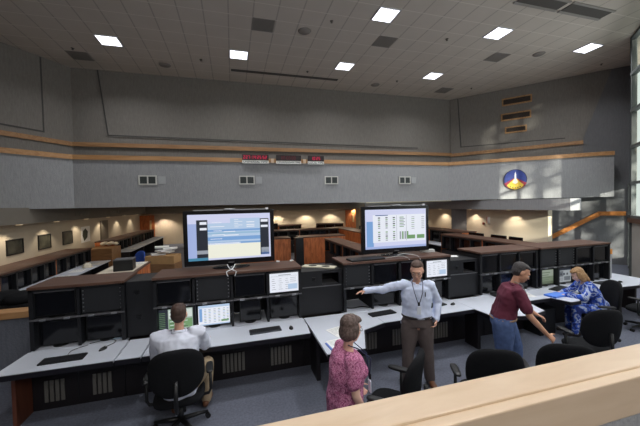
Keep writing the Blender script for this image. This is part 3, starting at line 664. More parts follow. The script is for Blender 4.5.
# ------------------------------------------------------------------ screens
def em_mat(name, col, s_=1.0):
    return mat(name, (20, 20, 20), 0.3, emit=s_, ecol=col)
E_w = em_mat('glow_white', (228, 232, 242)); E_b = em_mat('glow_blue', (120, 160, 210)); E_lb = em_mat('glow_pale_blue', (178, 200, 226)); E_g = em_mat('glow_green', (112, 150, 104)); E_dk = em_mat('glow_dark', (38, 42, 52)); E_gr = em_mat('glow_grey', (150, 156, 166)); E_lv = em_mat('glow_lavender', (204, 208, 236)); E_cr = em_mat('glow_cream', (236, 236, 220)); E_nv = em_mat('glow_navy', (60, 90, 140)); E_tl = em_mat('glow_teal', (70, 130, 160))
def image_mesh(parent, W_, h_, rects, name='image', y=0.0):
    """rects: (x0,z0,x1,z1,mat) as fractions, later ones in front"""
    b = MB()
    for i, (a, c, e, f, m) in enumerate(rects):
        yy = y-.0004*(i+1) if i < 4 else y-.0022
        x0, x1 = (a-.5)*W_, (e-.5)*W_; z0, z1 = c*h_, f*h_
        b.face([(x0, yy, z0), (x1, yy, z0), (x1, yy, z1), (x0, yy, z1)], m)
    return b.build(name, None, parent=parent, fix=False)
def monitor(name, lb, cat, loc, W_, h_, rects=None, rz=0.0, tilt=0.0, bez=.016, stand=True, group=None, thick=.045, z0=0.0):
    t = thing(name, lb, cat, loc, rz, group)
    b = MB(); b.box((-W_/2, 0, z0), (W_/2, thick, z0+h_), bev=.006); 
    if tilt: 
        pass
    bz = b.build('bezel', blackp, parent=t)
    if rects: 
        im = image_mesh(bz, W_-2*bez, h_-2*bez, rects, y=-.001); im.location.z = z0+bez
    else:
        b = MB(); b.box((-W_/2+bez, -.002, z0+bez), (W_/2-bez, -.0005, z0+h_-bez)); b.build('screen', darkscreen, parent=bz)
    if stand:
        b = MB(); b.box((-.03, .02, .012), (.03, .044, z0)) if z0 > .03 else None
        b.lathe([(.09, 0.001), (.09, .008), (.04, .012)], (0, .05, 0), None, 16); b.build('stand', blackp, parent=t)
    return t
# content layouts
table_rects = [(0, 0, 1, 1, E_w), (0, .86, 1, 1, E_lv), (0.0, .2, .14, .86, E_lb)]
def tv_left_rects():
    R = [(0, 0, 1, 1, E_lv), (0, 0, .23, .06, E_tl), (.10, .06, .98, .88, E_dk), (.23, .04, .87, .90, E_lb)]
    R += [(.0, .06, .10, .80, em_mat('glow_periwinkle', (160, 176, 220))), (.23, .04, .87, .34, E_cr), (.23, .34, .87, .38, E_b), (.23, .42, .87, .50, E_b), (.23, .56, .87, .60, em_mat('glow_mid_blue', (150, 184, 212))), (.23, .62, .87, .66, E_b), (.23, .80, .50, .90, E_lv), (.23, .33, .62, .37, E_w),
          (.14, .78, .22, .84, E_w), (.14, .66, .22, .71, E_w), (.88, .80, .97, .86, E_w), (.88, .68, .97, .73, E_w), (.10, .14, .23, .22, E_gr), (.88, .08, .98, .16, E_nv), (.88, .1, .98, .22, E_gr), (.88, .06, .98, .12, E_nv)]
    for k in range(5): R.append((.26+.02*(k % 3), .45+.09*k, .40+.03*(k % 2), .465+.09*k, E_w)); R.append((.55, .70+.04*k, .60+.05*(k % 2), .712+.04*k, E_w))
    R += [(.70, .74, .80, .76, E_w), (.70, .70, .80, .72, E_w), (.70, .80, .80, .82, E_w), (.42, .52, .60, .54, E_w), (.42, .26+.34, .56, .62, E_w)]
    return R
def tv_right_rects():
    R = [(0, 0, 1, 1, E_lv), (0, 0, 1, .06, em_mat('glow_periwinkle', (160, 176, 220))), (.02, .06, .13, .70, E_b), (.12, .16, .99, .86, E_w)]
    for c in (.20, .32, .44):
        for k in range(12):
            if k == 5: continue
            R.append((c, .20+k*.052, c+.035, .228+k*.052, (E_gr, E_g, E_dk)[k % 3]))
    for k in range(7): R.append((.55, .78-k*.04, .62+.02*(k % 2), .80-k*.04, (E_g, E_gr)[k % 2])); R.append((.75+.0*k, .78-k*.05, .80, .795-k*.05, (E_gr, E_g)[k % 2])); R.append((.92, .78-k*.05, .97, .795-k*.05, E_gr))
    for k in range(4): R.append((.55+.04*k, .22, .575+.04*k, .42, (E_gr, E_g)[k % 2]))
    R += [(.68, .22, .81, .32, E_g), (.84, .22, .97, .32, E_g), (.50, .18, .505, .84, E_gr), (.66, .18, .665, .84, E_gr), (.16, .84, .36, .86, E_nv)]
    return R
def form_rects():
    R = [(0, 0, 1, 1, E_w), (.30, .88, .72, .92, E_gr), (.05, .83, .95, .84, E_gr), (.62, .12, .94, .40, E_lb)]
    for k in range(6):
        for c in (.07, .30, .52): R.append((c+.02*(k % 2), .15+.11*k, c+.10+.04*(k % 3 == 0), .17+.11*k, E_gr))
    for k in range(3): R.append((.70, .52+.1*k, .90, .54+.1*k, E_gr))
    return R
def table2_rects():
    R = [(0, 0, 1, 1, E_w), (0, .88, 1, 1, E_lb), (0, 0, 1, .06, E_lb), (.03, .2, .12, .85, E_b)]
    for c in (.18, .32, .48, .62, .78, .9):
        for k in range(9): R.append((c, .14+k*.08, c+.07, .165+k*.08, (E_gr, E_b, E_g, E_gr)[(k+int(c*10)) % 4]))
    R.append((.72, .12, .96, .22, E_g))
    return R
def code_rects():
    R = [(0, 0, 1, 1, em_mat('glow_sage', (150, 166, 156))), (.0, .0, .28, 1, E_dk), (.30, .55, .98, .95, em_mat('glow_mint', (204, 214, 208))), (.30, .05, .98, .48, E_g)]
    for k in range(9): R.append((.33, .1+k*.09, .85-.08*(k % 3), .125+k*.09, (E_dk, E_w)[k % 2])); R.append((.03, .1+k*.09, .2, .12+k*.09, E_g))
    return R
# the two big screens on top of the consoles
def big_screen(x, lb, rects, W_=1.42, h_=.88, rz=0.0):
    t = thing('big_screen', lb, 'television', (x, 5.16, ZT), rz, 'big screens on the consoles')
    b = MB(); b.box((-W_/2, .03, .06), (W_/2, .10, .06+h_), bev=.008); bz = b.build('bezel', mat('tv_bezel', (16, 16, 20), 0.25), parent=t)
    im = image_mesh(bz, W_-.13, h_-.145, rects, y=.028); im.location.z = .06+.085
    b = MB(); b.lathe([(.001, .001), (.30, .004), (.30, .012), (.28, .018), (.06, .024), (.05, .07)], (0, 0, 0), None, 28); st = b.build('stand', mat('tv_bezel', (16, 16, 20), .25), parent=t); st.location = (0, .09, 0); st.scale = (1, .55, 1)
    b = MB(); b.box((-.09, .02, .06+h_+.001), (.09, .07, .06+h_+.03), bev=.006); b.box((-W_/2+.15, .05, .06+h_+.001), (-.10, .075, .06+h_+.016)); b.box((.10, .05, .06+h_+.001), (W_/2-.12, .075, .06+h_+.016)); b.build('camera_bar', silver, parent=t)
    b = MB(); b.box((-.05, .0285, .085), (.05, .0295, .10)); b.build('badge', greymet, parent=bz)
    b = MB(); b.box((W_/2-.14, .02, .06+h_+.001), (W_/2-.09, .05, .06+h_+.032), bev=.005); b.build('sensor', mat('sensor_white', (230, 232, 236), .4), parent=t)
    return t
big_screen(-.05, 'big flat screen at left showing blue form rows on a dark page', tv_left_rects())
big_screen(2.98, 'big flat screen at right showing a white page with tables and green boxes', tv_right_rects(), W_=1.42)
# monitors in the bays
def bay(x0, x1, nb, i): w_ = (x1-x0)/nb; return x0+w_*(i+.5), w_
def rack_mon(x0, x1, nb, i, level, lb, rects=None, wf=.86, grp='dark monitors in the console bays'):
    x, w_ = bay(x0, x1, nb, i); z = 1.169 if level else .753; hh = .335
    return monitor('bay_monitor', lb, 'monitor', (x, YF+.04 if level else YF+.10, z), w_*wf, hh, rects, group=grp, z0=.02)
C1 = (-2.60, -1.50, 2); C2 = (-1.14, 1.04, 4); C3 = (1.77, 3.91, 4); C4 = (4.60, 6.06, 3); C5 = (6.13, 8.20, 4)
rack_mon(*C1, 0, 1, 'dark monitor in the upper left bay of the far left console'); rack_mon(*C1, 0, 0, 'dark monitor in the lower left bay of the far left console'); rack_mon(*C1, 1, 0, 'dark monitor in the lower right bay of the far left console')
rack_mon(*C2, 0, 1, 'dark monitor above the lit screen left of the seated man\'s head'); rack_mon(*C2, 2, 1, 'dark monitor left of the lit upper screen below the left big screen')
rack_mon(*C2, 3, 0, 'dark monitor under the lit upper screen of the second console')
rack_mon(*C2, 2, 0, 'dark monitor right of the two lit desk screens', wf=.62)
rack_mon(*C2, 3, 1, 'lit monitor with a white form, upper bay below the left big screen', form_rects(), .93, 'lit upper monitors')
rack_mon(*C2, 0, 0, 'lit green and white monitor partly hidden by the seated man\'s head', code_rects(), .93, 'lit desk monitors')
rack_mon(*C2, 1, 0, 'lit monitor with a blue and white table right of the seated man\'s head', table2_rects(), .90, 'lit desk monitors')
rack_mon(*C3, 3, 1, 'lit monitor with a white document right of the pointing man\'s head', form_rects(), .88, 'lit upper monitors')
rack_mon(*C3, 3, 0, 'dark monitor under the lit document screen right of the pointing man'); rack_mon(*C3, 1, 1, 'dark monitor in the upper bay left of the pointing man\'s head'); rack_mon(*C3, 2, 1, 'dark monitor in the upper bay behind the pointing man\'s head'); rack_mon(*C3, 1, 0, 'dark monitor behind the pointing man\'s shoulder'); rack_mon(*C3, 2, 0, 'dark monitor hidden mostly by the pointing man\'s chest')
for i, nm in enumerate(('left', 'middle', 'right')):
    rack_mon(*C4, i, 1, 'dark monitor in the upper %s bay behind the man in maroon' % nm); rack_mon(*C4, i, 0, 'dark monitor in the lower %s bay behind the man in maroon' % nm)
for i, nm in ((2, 'third'), (3, 'last')):
    rack_mon(*C5, i, 1, 'dark monitor in the %s upper bay of the rightmost console' % nm); rack_mon(*C5, i, 0, 'dark monitor in the %s lower bay of the rightmost console' % nm)
def park_rects():
    R = [(0, 0, 1, 1, em_mat('glow_dull_green', (112, 124, 104))), (0, .55, 1, 1, em_mat('glow_dull_sage', (140, 150, 136))), (0, 0, .1, 1, E_dk), (.1, .0, 1, .2, em_mat('glow_olive', (82, 92, 74)))]
    for k in range(5): R.append((.15, .1+k*.17, .8-.1*(k % 2), .16+k*.17, em_mat('glow_moss', (92, 106, 86))))
    return R
def gallery_rects():
    R = [(0, 0, 1, 1, em_mat('glow_dull_white', (150, 156, 160))), (0, .85, 1, 1, E_dk), (.05, .4, .5, .8, em_mat('glow_shade', (92, 98, 104))), (.55, .1, .95, .4, em_mat('glow_shade', (92, 98, 104)))]
    for k in range(4): R.append((.1+.2*k, .5, .2+.2*k, .65, E_dk)); R.append((.1, .08+.07*k, .5, .11+.07*k, em_mat('glow_shade', (92, 98, 104))))
    return R
rack_mon(*C5, 0, 0, 'lit greenish monitor on the rightmost console, left one of two', park_rects(), .93, 'lit screens facing the woman in blue')
rack_mon(*C5, 1, 0, 'lit grey and white monitor in front of the woman in blue', gallery_rects(), .93, 'lit screens facing the woman in blue')

# ------------------------------------------------------------------ desk things
def keyboard(x, y, rz, lb, m=blackp, z=.75, w_=.46, d_=.16):
    t = thing('keyboard', lb, 'keyboard', (x, y, z+.001), rz, 'keyboards on the worktops')
    b = MB(); b.box((-w_/2, -d_/2, 0), (w_/2, d_/2, .02), bev=.004); b.build('body', m, parent=t)
    b = MB()
    for r_ in range(5):
        for c in range(15): b.box((-w_/2+.012+c*(w_-.024)/15, -d_/2+.012+r_*.028, .0205), (-w_/2+.012+(c+.85)*(w_-.024)/15, -d_/2+.034+r_*.028, .027))
    b.build('keys', mat('key_dark', (38, 39, 43), .5), parent=t); return t
def mouse(x, y, rz, lb, z=.75):
    t = thing('mouse', lb, 'mouse', (x, y, z+.001), rz, 'mice on the worktops')
    b = MB(); b.ball((0, 0, .0), (.032, .058, .034), None, seg=14)
    for v in b.bm.verts: v.co.z = max(v.co.z, 0.0)
    b.build('body', blackp, parent=t); b = MB(); b.box((-.003, .012, .030), (.003, .035, .037)); b.build('wheel', greymet, parent=t); return t
keyboard(-2.07, 4.47, .03, 'black keyboard on the far left worktop'); mouse(-1.70, 4.63, -.5, 'black mouse on the far left worktop')
keyboard(.41, 4.53, .04, 'dark grey keyboard right of the seated man', mat('kb_grey', (62, 66, 74), .5)); mouse(.79, 4.50, 0, 'black mouse on the worktop right of the seated man')
keyboard(2.35, 4.60, .1, 'black keyboard on the worktop just left of the pointing man\'s waist'); keyboard(3.40, 4.66, .12, 'black keyboard on the worktop right of the pointing man'); mouse(3.75, 4.60, -1.2, 'black mouse on the worktop right of the pointing man')
keyboard(6.42, 4.70, .25, 'black keyboard on the worktop beside the blue folder'); keyboard(7.75, 4.68, -.05, 'black keyboard on the worktop beyond the woman in blue'); mouse(8.12, 4.62, 1.4, 'black mouse at the right end of the worktops')
def cord(pts, lb, r_=.005, m=cable, name='cable', grp=None): 
    b = MB(); pts = [Vector(p) for p in pts]; out = []
    for i in range(len(pts)-1):
        p0 = pts[max(0, i-1)]; p1 = pts[i]; p2 = pts[i+1]; p3 = pts[min(len(pts)-1, i+2)]
        for k in range(6):
            t_ = k/6; out.append(.5*((2*p1)+(p2-p0)*t_+(2*p0-5*p1+4*p2-p3)*t_**2+(3*p1-p0-3*p2+p3)*t_**3))
    out.append(pts[-1]); b.tube(out, r_, None, 6); return tag(b.build(name, m), lb, 'cable', grp)
cord([(-1.70, 4.68, .757), (-1.62, 4.85, .757), (-1.75, 4.95, .757), (-1.95, 4.88, .757)], 'thin dark mouse cable curling on the far left worktop', .004, blackp)
cord([(-2.07, 4.56, .757), (-2.08, 4.72, .757), (-1.95, 4.84, .757)], 'thin dark keyboard cable on the far left worktop', .004, blackp)
for s_, lb in ((1, 'white cable crossing down from the left big screen, leaning right'), (-1, 'white cable crossing down from the left big screen, leaning left')):
    cord([(-.05-s_*.06, 4.95, 1.70), (-.05-s_*.02, 4.90, 1.64), (-.05+s_*.05, 4.86, 1.615), (-.05+s_*.07, 4.825, 1.60), (-.05+s_*.05, 4.825, 1.54)], lb, .007, mat('cable_white', (222, 224, 228), .4))
cord([(2.55, 5.2, 1.615), (2.62, 4.98, 1.612), (2.85, 4.90, 1.64), (3.0, 4.90, 1.612), (3.02, 4.82, 1.58)], 'white cable looping on the console under the right big screen, left loop', .008)
cord([(2.95, 5.12, 1.615), (3.0, 4.98, 1.66), (3.16, 4.92, 1.64), (3.24, 4.88, 1.612), (3.24, 4.81, 1.56)], 'white cable looping on the console under the right big screen, right loop', .008)
cord([(1.85, 5.1, .757), (1.95, 4.98, .77), (2.15, 5.02, .762), (2.3, 4.95, .757), (2.4, 5.08, .757)], 'dark cable heap on the worktop under the pointing arm', .009, blackp)
def paper_sheet(x, y, z, w_, d_, rz, lb, m=paper, name='paper_sheet', lines=True, t_=.003, grp='papers on the worktops'):
    t = thing(name, lb, 'paper', (x, y, z+.001), rz, grp)
    b = MB(); b.box((-w_/2, -d_/2, 0), (w_/2, d_/2, t_)); b.build('sheet', m, parent=t)
    if lines:
        b = MB()
        for k in range(6): b.box((-w_/2+.02, d_/2-.04-k*.032, t_+.0003), (w_/2-.02-.03*(k % 2), d_/2-.035-k*.032, t_+.0008))
        b.build('print', mat('ink_grey', (120, 124, 132), .8), parent=t)
    return t
paper_sheet(1.42, 4.15, .75, .24, .32, .3, 'white sheet on the wing left of the woman\'s head, nearer the console'); paper_sheet(1.28, 3.78, .75, .22, .30, .15, 'white sheet with a blue edge on the wing beside the woman in pink')
b = MB(); b.box((-.10, -.01, 0), (.10, .01, .012), bev=.003); tag(b.build('pen', mat('pen_dark', (40, 44, 60), .4), loc=(1.52, 4.02, .755), rz=.3), 'dark pen lying on the papers left of the woman\'s head', 'pen')
b = MB(); b.box((-.012, -.13, 0), (.012, .13, .01)); tag(b.build('blue_ruler', mat('ruler_blue', (90, 120, 200), .5), loc=(1.15, 3.72, .752), rz=.1), 'thin blue strip at the front corner of the wing beside the woman in pink', 'ruler')
t = thing('blue_folder', 'bright blue folder lying open on the worktop left of the woman in blue', 'folder', (6.02, 4.38, .752), .10)
b = MB(); b.box((-.30, -.11, 0), (.26, .11, .028), bev=.005); b.build('cover', mat('folder_blue', (70, 118, 214), .5), parent=t)
b = MB(); b.box((-.27, -.10, .029), (.22, .09, .032)); b.build('page', mat('page_blue', (84, 134, 224), .6), parent=t)
paper_sheet(6.30, 4.33, .75, .22, .2, -.2, 'white sheet under the hands of the woman in blue', lines=False)
paper_sheet(5.45, 4.62, .75, .24, .32, -.3, 'white sheet right of the man in maroon')
paper_sheet(-1.72, 5.0, .75, .30, .14, .0, 'pale bluish sheet at the back of the far left worktop', mat('sheet_blue', (176, 200, 220), .6), lines=False)
# box like phones/boards on desk
b = MB(); b.box((-.10, -.08, 0), (.10, .08, .05), bev=.01); tag(b.build('desk_phone', blackp, loc=(4.9, 4.75, .751), rz=-.2), 'black desk phone behind the man in maroon', 'phone')
# the white tray with two dark holes behind the cubby cabinet
t = thing('template_board', 'white board with two dark holes lying on the cabinet between the consoles', 'board', (1.44, 5.20, 1.492), -.62)
b = MB(); b.box((-.30, -.09, 0), (.30, .09, .02), bev=.005); b.build('board', mat('board_white', (214, 208, 186), .6), parent=t)
for x in (-.12, .12):
    b = MB(); b.lathe([(.055, 0), (.055, .002)], (0, 0, 0), None, 18); o = b.build('hole', mat('hole_dark', (40, 36, 30), .8), parent=t); o.location = (x, 0, .021); o.scale = (1.4, 1, 1)
for x, y, lb in ((.98, 5.38, 'small white tag on the console top right of the left big screen'), (.74, 5.40, 'small white tag just right of the left big screen')):
    b = MB(); b.box((-.03, -.02, 0), (.03, .02, .02), bev=.004); tag(b.build('white_tag', paper, loc=(x, y, ZT+.001)), lb, 'tag', 'white tags on the console')
paper_sheet(4.28, 5.36, 1.4701, .34, .16, -.5, 'white sheet lying on the cabinet left of the man in maroon', name='paper_sheet', lines=False)
paper_sheet(3.74, 5.32, 1.6, .26, .12, -.3, 'small white object on the console right of the right big screen', mat('bundle_white', (200, 202, 200), .6), name='cable_bundle', lines=False, t_=.05)
b = MB(); b.box((-.33, -.12, 0), (.33, .12, .03), bev=.008); tag(b.build('cable_box', blackp, loc=(2.25, 5.0, ZT+.001), rz=.05), 'flat black box on the console left of the looping cables', 'box')

# ================================================================== background consoles
def back_console(loc, rz, W_, H_, lb, nb=3, D=.75, desk=True, backmat=None, grp='control consoles at the back of the hall', worktop_z=.70):
    t = thing('control_console', lb, 'console', loc, rz, grp); bw = W_/nb
    b = MB()
    for i in range(nb+1):
        a = min(max(0, i*bw-.03), W_-.06); b.box((a, 0, worktop_z), (a+.06, D-.03, H_-.045))
    b.box((0, D-.05, worktop_z), (W_, D-.03, H_-.045)); b.box((0, 0, H_-.09), (W_, D-.051, H_-.046)); b.box((0, 0, 0.0), (W_, D-.03, worktop_z-.03))
    b.build('carcass', black, parent=t)
    b = MB(); b.box((-.01, -.02, H_-.044), (W_+.01, D+.01, H_), bev=.004); b.build('wood_top', woodtop, parent=t)
    b = MB(); b.box((0, D-.028, .02), (W_, D-.005, H_-.046))
    for i in range(1, nb*2): b.box((i*W_/nb/2-.006, D-.0045, .04), (i*W_/nb/2+.006, D+.004, H_-.06))
    b.build('back_panel', backmat or woodback, parent=t)
    for x in (0, W_):
        b = MB(); b.box((x-.012 if x == 0 else x+.001, 0, .0), (x-.001 if x == 0 else x+.012, D-.03, H_-.046)); b.build('side_panel', woodback, parent=t)
    if desk:
        b = MB(); b.box((0, -.62, worktop_z-.03), (W_, -.001, worktop_z)); wt = b.build('desk_shelf', whitelam, parent=t)
        for x in (0.02, W_-.06):
            b = MB(); b.box((x, -.55, 0), (x+.04, -.01, worktop_z-.031)); b.build('leg_panel', MATS['base_black'], parent=t)
    for i in range(nb):
        b = MB(); b.box((i*bw+.06, .08, worktop_z+.02), ((i+1)*bw-.06, .12, H_-.12), bev=.006); sc_ = b.build('screen', darkscreen, parent=t)
    return t
# along the left wall, facing right
for i, (y, W_, lb) in enumerate(((8.5, 2.25, 'dark console against the left wall, nearest of the near run'), (10.78, 2.3, 'dark console against the left wall, below the framed pictures'),
                                (15.4, 2.3, 'dark console against the left wall, nearest of the far run'), (17.73, 2.3, 'dark console against the left wall, middle of the far run'), (20.06, 2.3, 'dark console against the left wall, end of the far run'))):
    back_console((-5.05, y, 0), PI/2, W_, 1.2, lb, 4)
# a second run nearer the middle, seen from behind
back_console((-2.90, 8.98, 0), -PI/2, 1.8, 1.2, 'low console with a brown back behind the far left console', 3, D=.76, desk=False)
# facing away and towards, middle of the hall
for x, lb in ((2.35, 'cherry backed console seen right of the left big screen'), (4.85, 'cherry backed console behind the dark column unit')):
    back_console((x+.0, 13.75, 0), PI, 2.1, 1.2, lb, 4, backmat=woodback)
for x, lb in ((1.2, 'long dark console behind the cherry backs, left one'), (3.5, 'long dark console behind the cherry backs, right one')):
    back_console((x, 16.4, 0), 0, 2.25, 1.25, lb, 4, desk=False)
b = MB(); b.box((2.48, 12.5, 0), (2.82, 12.9, 1.22), bev=.01); tag(b.build('column_cabinet', black), 'dark upright cabinet between the two cherry backed consoles', 'cabinet')
for y, lb in ((9.95, 'console with a walnut top running away, left of the right big screen, nearer part'), (12.1, 'console with a walnut top running away, left of the right big screen, farther part')):
    back_console((3.62, y, 0), -PI/2, 2.1, 1.2, lb, 3, desk=False, D=.6)
for y, lb in ((13.4, 'cherry backed console just left of the right big screen, nearer part'), (15.75, 'cherry backed console just left of the right big screen, farther part')):
    back_console((6.66, y, 0), PI/2, 2.3, 1.2, lb, 4)
for x, y, rz, lb in ((2.9, 20.0, .5, 'distant low console near the back wall, left'), (5.6, 20.8, -.4, 'distant low console near the back wall, brown side lit'), ):
    back_console((x, y, 0), rz, 1.9, 1.25, lb, 3, desk=False)
for x, y, lb in ((2.2, 18.4, 'distant dark monitor right of the left big screen'), (9.2, 20.0, 'distant dark monitor left of the right big screen')):
    monitor('desk_monitor', lb, 'monitor', (x, y, 1.0), .75, .50, None, group='distant monitors', z0=.02)
    b = MB(); b.box((x-.5, y-.2, 0), (x+.5, y+.4, .999)); tag(b.build('equipment_cabinet', black), lb.replace('distant dark monitor', 'black cabinet under the distant monitor'), 'cabinet')
# right side rows
for y, lb in ((8.45, 'long dark console with a walnut top in front of the sunlit wall, nearer part'), (10.6, 'long dark console with a walnut top in front of the sunlit wall, farther part')):
    back_console((8.12, y, 0), -PI/2, 2.1, 1.3, lb, 4, desk=False, D=.7)
for y, lb in ((13.0, 'dark console beyond the right big screen, nearer part'), (15.35, 'dark console beyond the right big screen, farther part')):
    back_console((9.3, y, 0), -PI/2, 2.2, 1.3, lb, 3, desk=True, D=.75)
for i, (y, w_, lb) in enumerate(((9.93, .75, 'dark monitor showing above the right rear console, leftmost'), (8.87, .66, 'dark monitor showing above the right rear console, middle of three'), (8.17, .52, 'dark monitor showing above the right rear console, rightmost'))):
    t = monitor('desk_monitor', lb, 'monitor', (9.2, y, 1.0), w_, .27, None, rz=-PI/2, group='monitors above the right rear console', z0=.08)
    b = MB(); b.box((9.0, y-.30, .0), (9.6, y+.30, .999)); tag(b.build('equipment_cabinet', black), lb.replace('dark monitor showing', 'black cabinet under the monitor'), 'cabinet')
# clutter on the left
kraft = mat('kraft_card', (176, 138, 92), .85, var=.1, vscale=6)
t = thing('cardboard_box', 'open cardboard box piled with white papers, left of the left big screen', 'box', (-2.35, 11.6, 0), -.25)
b = MB(); b.box((-.5, -.3, .0), (.5, .3, .72), None); b.build('crate', wood('crate_brown', (140, 104, 70), (112, 80, 52), 2), parent=t)
b = MB(); b.box((-.48, -.29, .721), (.48, .29, .98)); b.build('box_body', kraft, parent=t)
for k, (x, y, z, a) in enumerate(((-.2, 0, .985, .3), (.1, .05, 1.03, -.4), (.02, -.05, 1.09, .9), (.28, 0, .985, .1), (-.05, .02, 1.15, .2))):
    b = MB(); b.box((-.22, -.16, 0), (.22, .16, .05), bev=.01, M=Matrix.Rotation(a, 4, 'Z') @ Matrix.Rotation(.03*(-1)**k, 4, 'Y')); o = tag(b.build('paper_stack', paper, loc=(-2.35+x*.8, 11.6+y, .990+.060*k)), ('creased white papers at the left of the cardboard box', 'white papers in the middle of the box pile', 'tilted white papers near the top of the box pile', 'white papers at the right of the cardboard box', 'topmost white papers on the cardboard box')[k], 'paper', 'papers piled on the cardboard box')
t = thing('equipment_case', 'black equipment case standing on the white topped bench at left', 'case', (-2.42, 7.95, 1.201), .08)
b = MB(); b.box((-.19, -.17, 0), (.19, .17, .24), bev=.012); b.build('body', blackp, parent=t); b = MB(); b.box((-.195, -.175, .242), (.195, .175, .262), bev=.006); b.build('lid', greymet, parent=t)
b = MB(); b.box((-2.88, 7.2, 1.2005), (-2.18, 8.96, 1.204)); tag(b.build('white_mat', mat('mat_cream', (222, 214, 196), .8, var=.15, vscale=4)), 'cream paper covering the top of the low console at left', 'paper')
for k, (x, y, a) in enumerate(((-2.6, 8.4, .2), (-2.5, 7.45, -.3), (-2.35, 8.7, .6))):
    paper_sheet(x, y, 1.2045, .3, .21, a, 'white sheet on the cream topped low console, %s the black case' % ('behind', 'in front of', 'far behind')[k], grp='papers on the low console')
# things on desks along the left run
for k, (x, y) in enumerate(((-4.75, 10.3), (-4.7, 11.2), (-4.72, 12.4), (-4.72, 16.5), (-4.7, 18.2))):
    paper_sheet(x, y, .70, .34, .5, .1*k, 'loose papers on the desk of the left wall run, number %s from the front' % ('one', 'two', 'three', 'four', 'five')[k], grp='papers on the left wall desks')
t = thing('helmet', 'pale rounded hard hat on the desk along the left wall', 'hard hat', (-4.66, 11.75, .704)); b = MB(); b.lathe([(.17, 0), (.13, .012), (.125, .06), (.09, .12), (.03, .145)], (0, 0, 0), None, 18); b.build('shell', mat('hat_cream', (216, 208, 188), .4), parent=t)
t = thing('paper_heap', 'heap of cream papers at the near end of the far left run', 'papers', (-5.2, 15.2, 1.0)); 
b = MB()
for k in range(5): b.ball(((k-2)*.12, .05*(-1)**k, .1+.04*(k % 2)), (.11, .10, .08), None, seg=10)
b.build('crumple', mat('hat_cream', (216, 208, 188), .4), parent=t)
b = MB(); b.box((-5.7, 14.3, 0), (-4.8, 15.35, .999)); tag(b.build('side_cabinet', wood('cab_brown', (150, 112, 74), (120, 86, 54), 2)), 'brown side cabinet between the two runs along the left wall', 'cabinet')
# jackets on a seat behind the low wall at left
t = thing('jacket_pile', 'black coats draped over a low cabinet behind the low wall', 'coats', (-3.9, 6.9, 0))
b = MB(); b.box((-.9, -.35, 0), (.9, .35, .95), bev=.05); b.build('seat_block', charcoal, parent=t)
b = MB()
for k in range(6): b.ball((-.75+k*.3, .05*(-1)**k, .99+.03*(k % 2)), (.26, .3, .12+.02*(k % 3)), None, seg=12)
b.build('coat', charcoal, parent=t)
# ================================================================== office chairs
def task_chair(lb, loc, rz, seat_z=.47, back_h=.62, w_=.54, group='black office chairs', recline=.12):
    """sitter faces local +Y, the backrest is at -Y"""
    t = thing('office_chair', lb, 'chair', loc, rz, group)
    b = MB(); M = Matrix.Translation((0, .02, seat_z-.04)) @ Matrix.Rotation(PI/2, 4, 'X')
    b.pad(w_*.96, .50, .09, None, M); b.build('seat', charcoal, parent=t)
    b = MB(); M = Matrix.Translation((0, -.27, seat_z+.06+back_h/2)) @ Matrix.Rotation(recline, 4, 'X')
    b.pad(w_, back_h, .075, None, M, n=36, p=2.6, curve=.07); bk = b.build('backrest', charcoal, parent=t)
    b = MB(); b.tube([(0, -.10, seat_z-.09), (0, -.30, seat_z-.07), (0, -.37, seat_z+.02), (0, -.35, seat_z+.30)], .022, None, 8); b.build('back_bracket', blackp, parent=t)
    b = MB(); b.tube([(0, 0, .10), (0, 0, .26)], .032, None, 14); b.tube([(0, 0, .26), (0, 0, seat_z-.11)], .020, None, 12); b.box((-.11, -.12, seat_z-.115), (.11, .12, seat_z-.085), bev=.01); b.build('gas_column', blackp, parent=t)
    for s_ in (-1, 1):
        b = MB(); b.tube([(s_*.12, 0, seat_z-.10), (s_*(w_/2+.03), 0, seat_z-.09), (s_*(w_/2+.055), 0, seat_z-.04), (s_*(w_/2+.05), 0, seat_z+.19)], .018, None, 8); arm = b.build('armrest', blackp, parent=t)
        b = MB(); b.pad(.085, .27, .035, None, Matrix.Translation((s_*(w_/2+.045), .02, seat_z+.21)) @ Matrix.Rotation(PI/2, 4, 'X'), n=20); b.build('arm_pad', blackp, parent=arm)
    for k in range(5):
        a = 2*PI*k/5+.3; c, s_ = math.cos(a), math.sin(a)
        b = MB(); b.tube([(c*.02, s_*.02, .115), (c*.17, s_*.17, .10), (c*.31, s_*.31, .082)], .02, None, 8, radii=[.03, .024, .016]); lg = b.build('base_leg', blackp, parent=t)
        b = MB(); p = Vector((c*.31, s_*.31, 0)); q = Vector((-s_, c, 0))
        for o_ in (-.016, .016): b.tube([p+q*(o_-.010)+Vector((0, 0, .028)), p+q*(o_+.010)+Vector((0, 0, .028))], .028, None, 12)
        b.build('caster', blackp, parent=lg)
    return t
ch = task_chair('black office chair of the seated man in the white shirt', (-.66, 3.86, 0), 0.06, seat_z=.45, back_h=.56, w_=.58)
def chair_at(x, y, face, lb, z=0): return dup(ch, (x, y, z), face-PI/2, lb)
def chair_back(x, y, face, lb):        # placed by the middle of its backrest
    return chair_at(x+.31*math.cos(face), y+.31*math.sin(face), face, lb)
chair_back(1.80, 2.68, PI*.74, 'black office chair seen side on between the woman in pink and the pointing man')
chair_back(2.58, 2.49, PI*.36, 'black office chair with one armrest showing, below the pointing man\'s legs')
chair_back(3.38, 2.34, PI*.32, 'black office chair of which only the top shows, right of the man in maroon')
chair_back(4.93, 2.93, PI*.42, 'black office chair with a tall back nearest the gallery rail at right')
chair_back(6.80, 3.92, PI*.83, 'black office chair under the woman in blue')
chair_back(7.75, 3.65, PI*.55, 'black office chair with arms at the right edge of the photo, nearer')
chair_back(8.9, 4.0, PI*.80, 'black office chair at the right edge beside the end of the worktop')

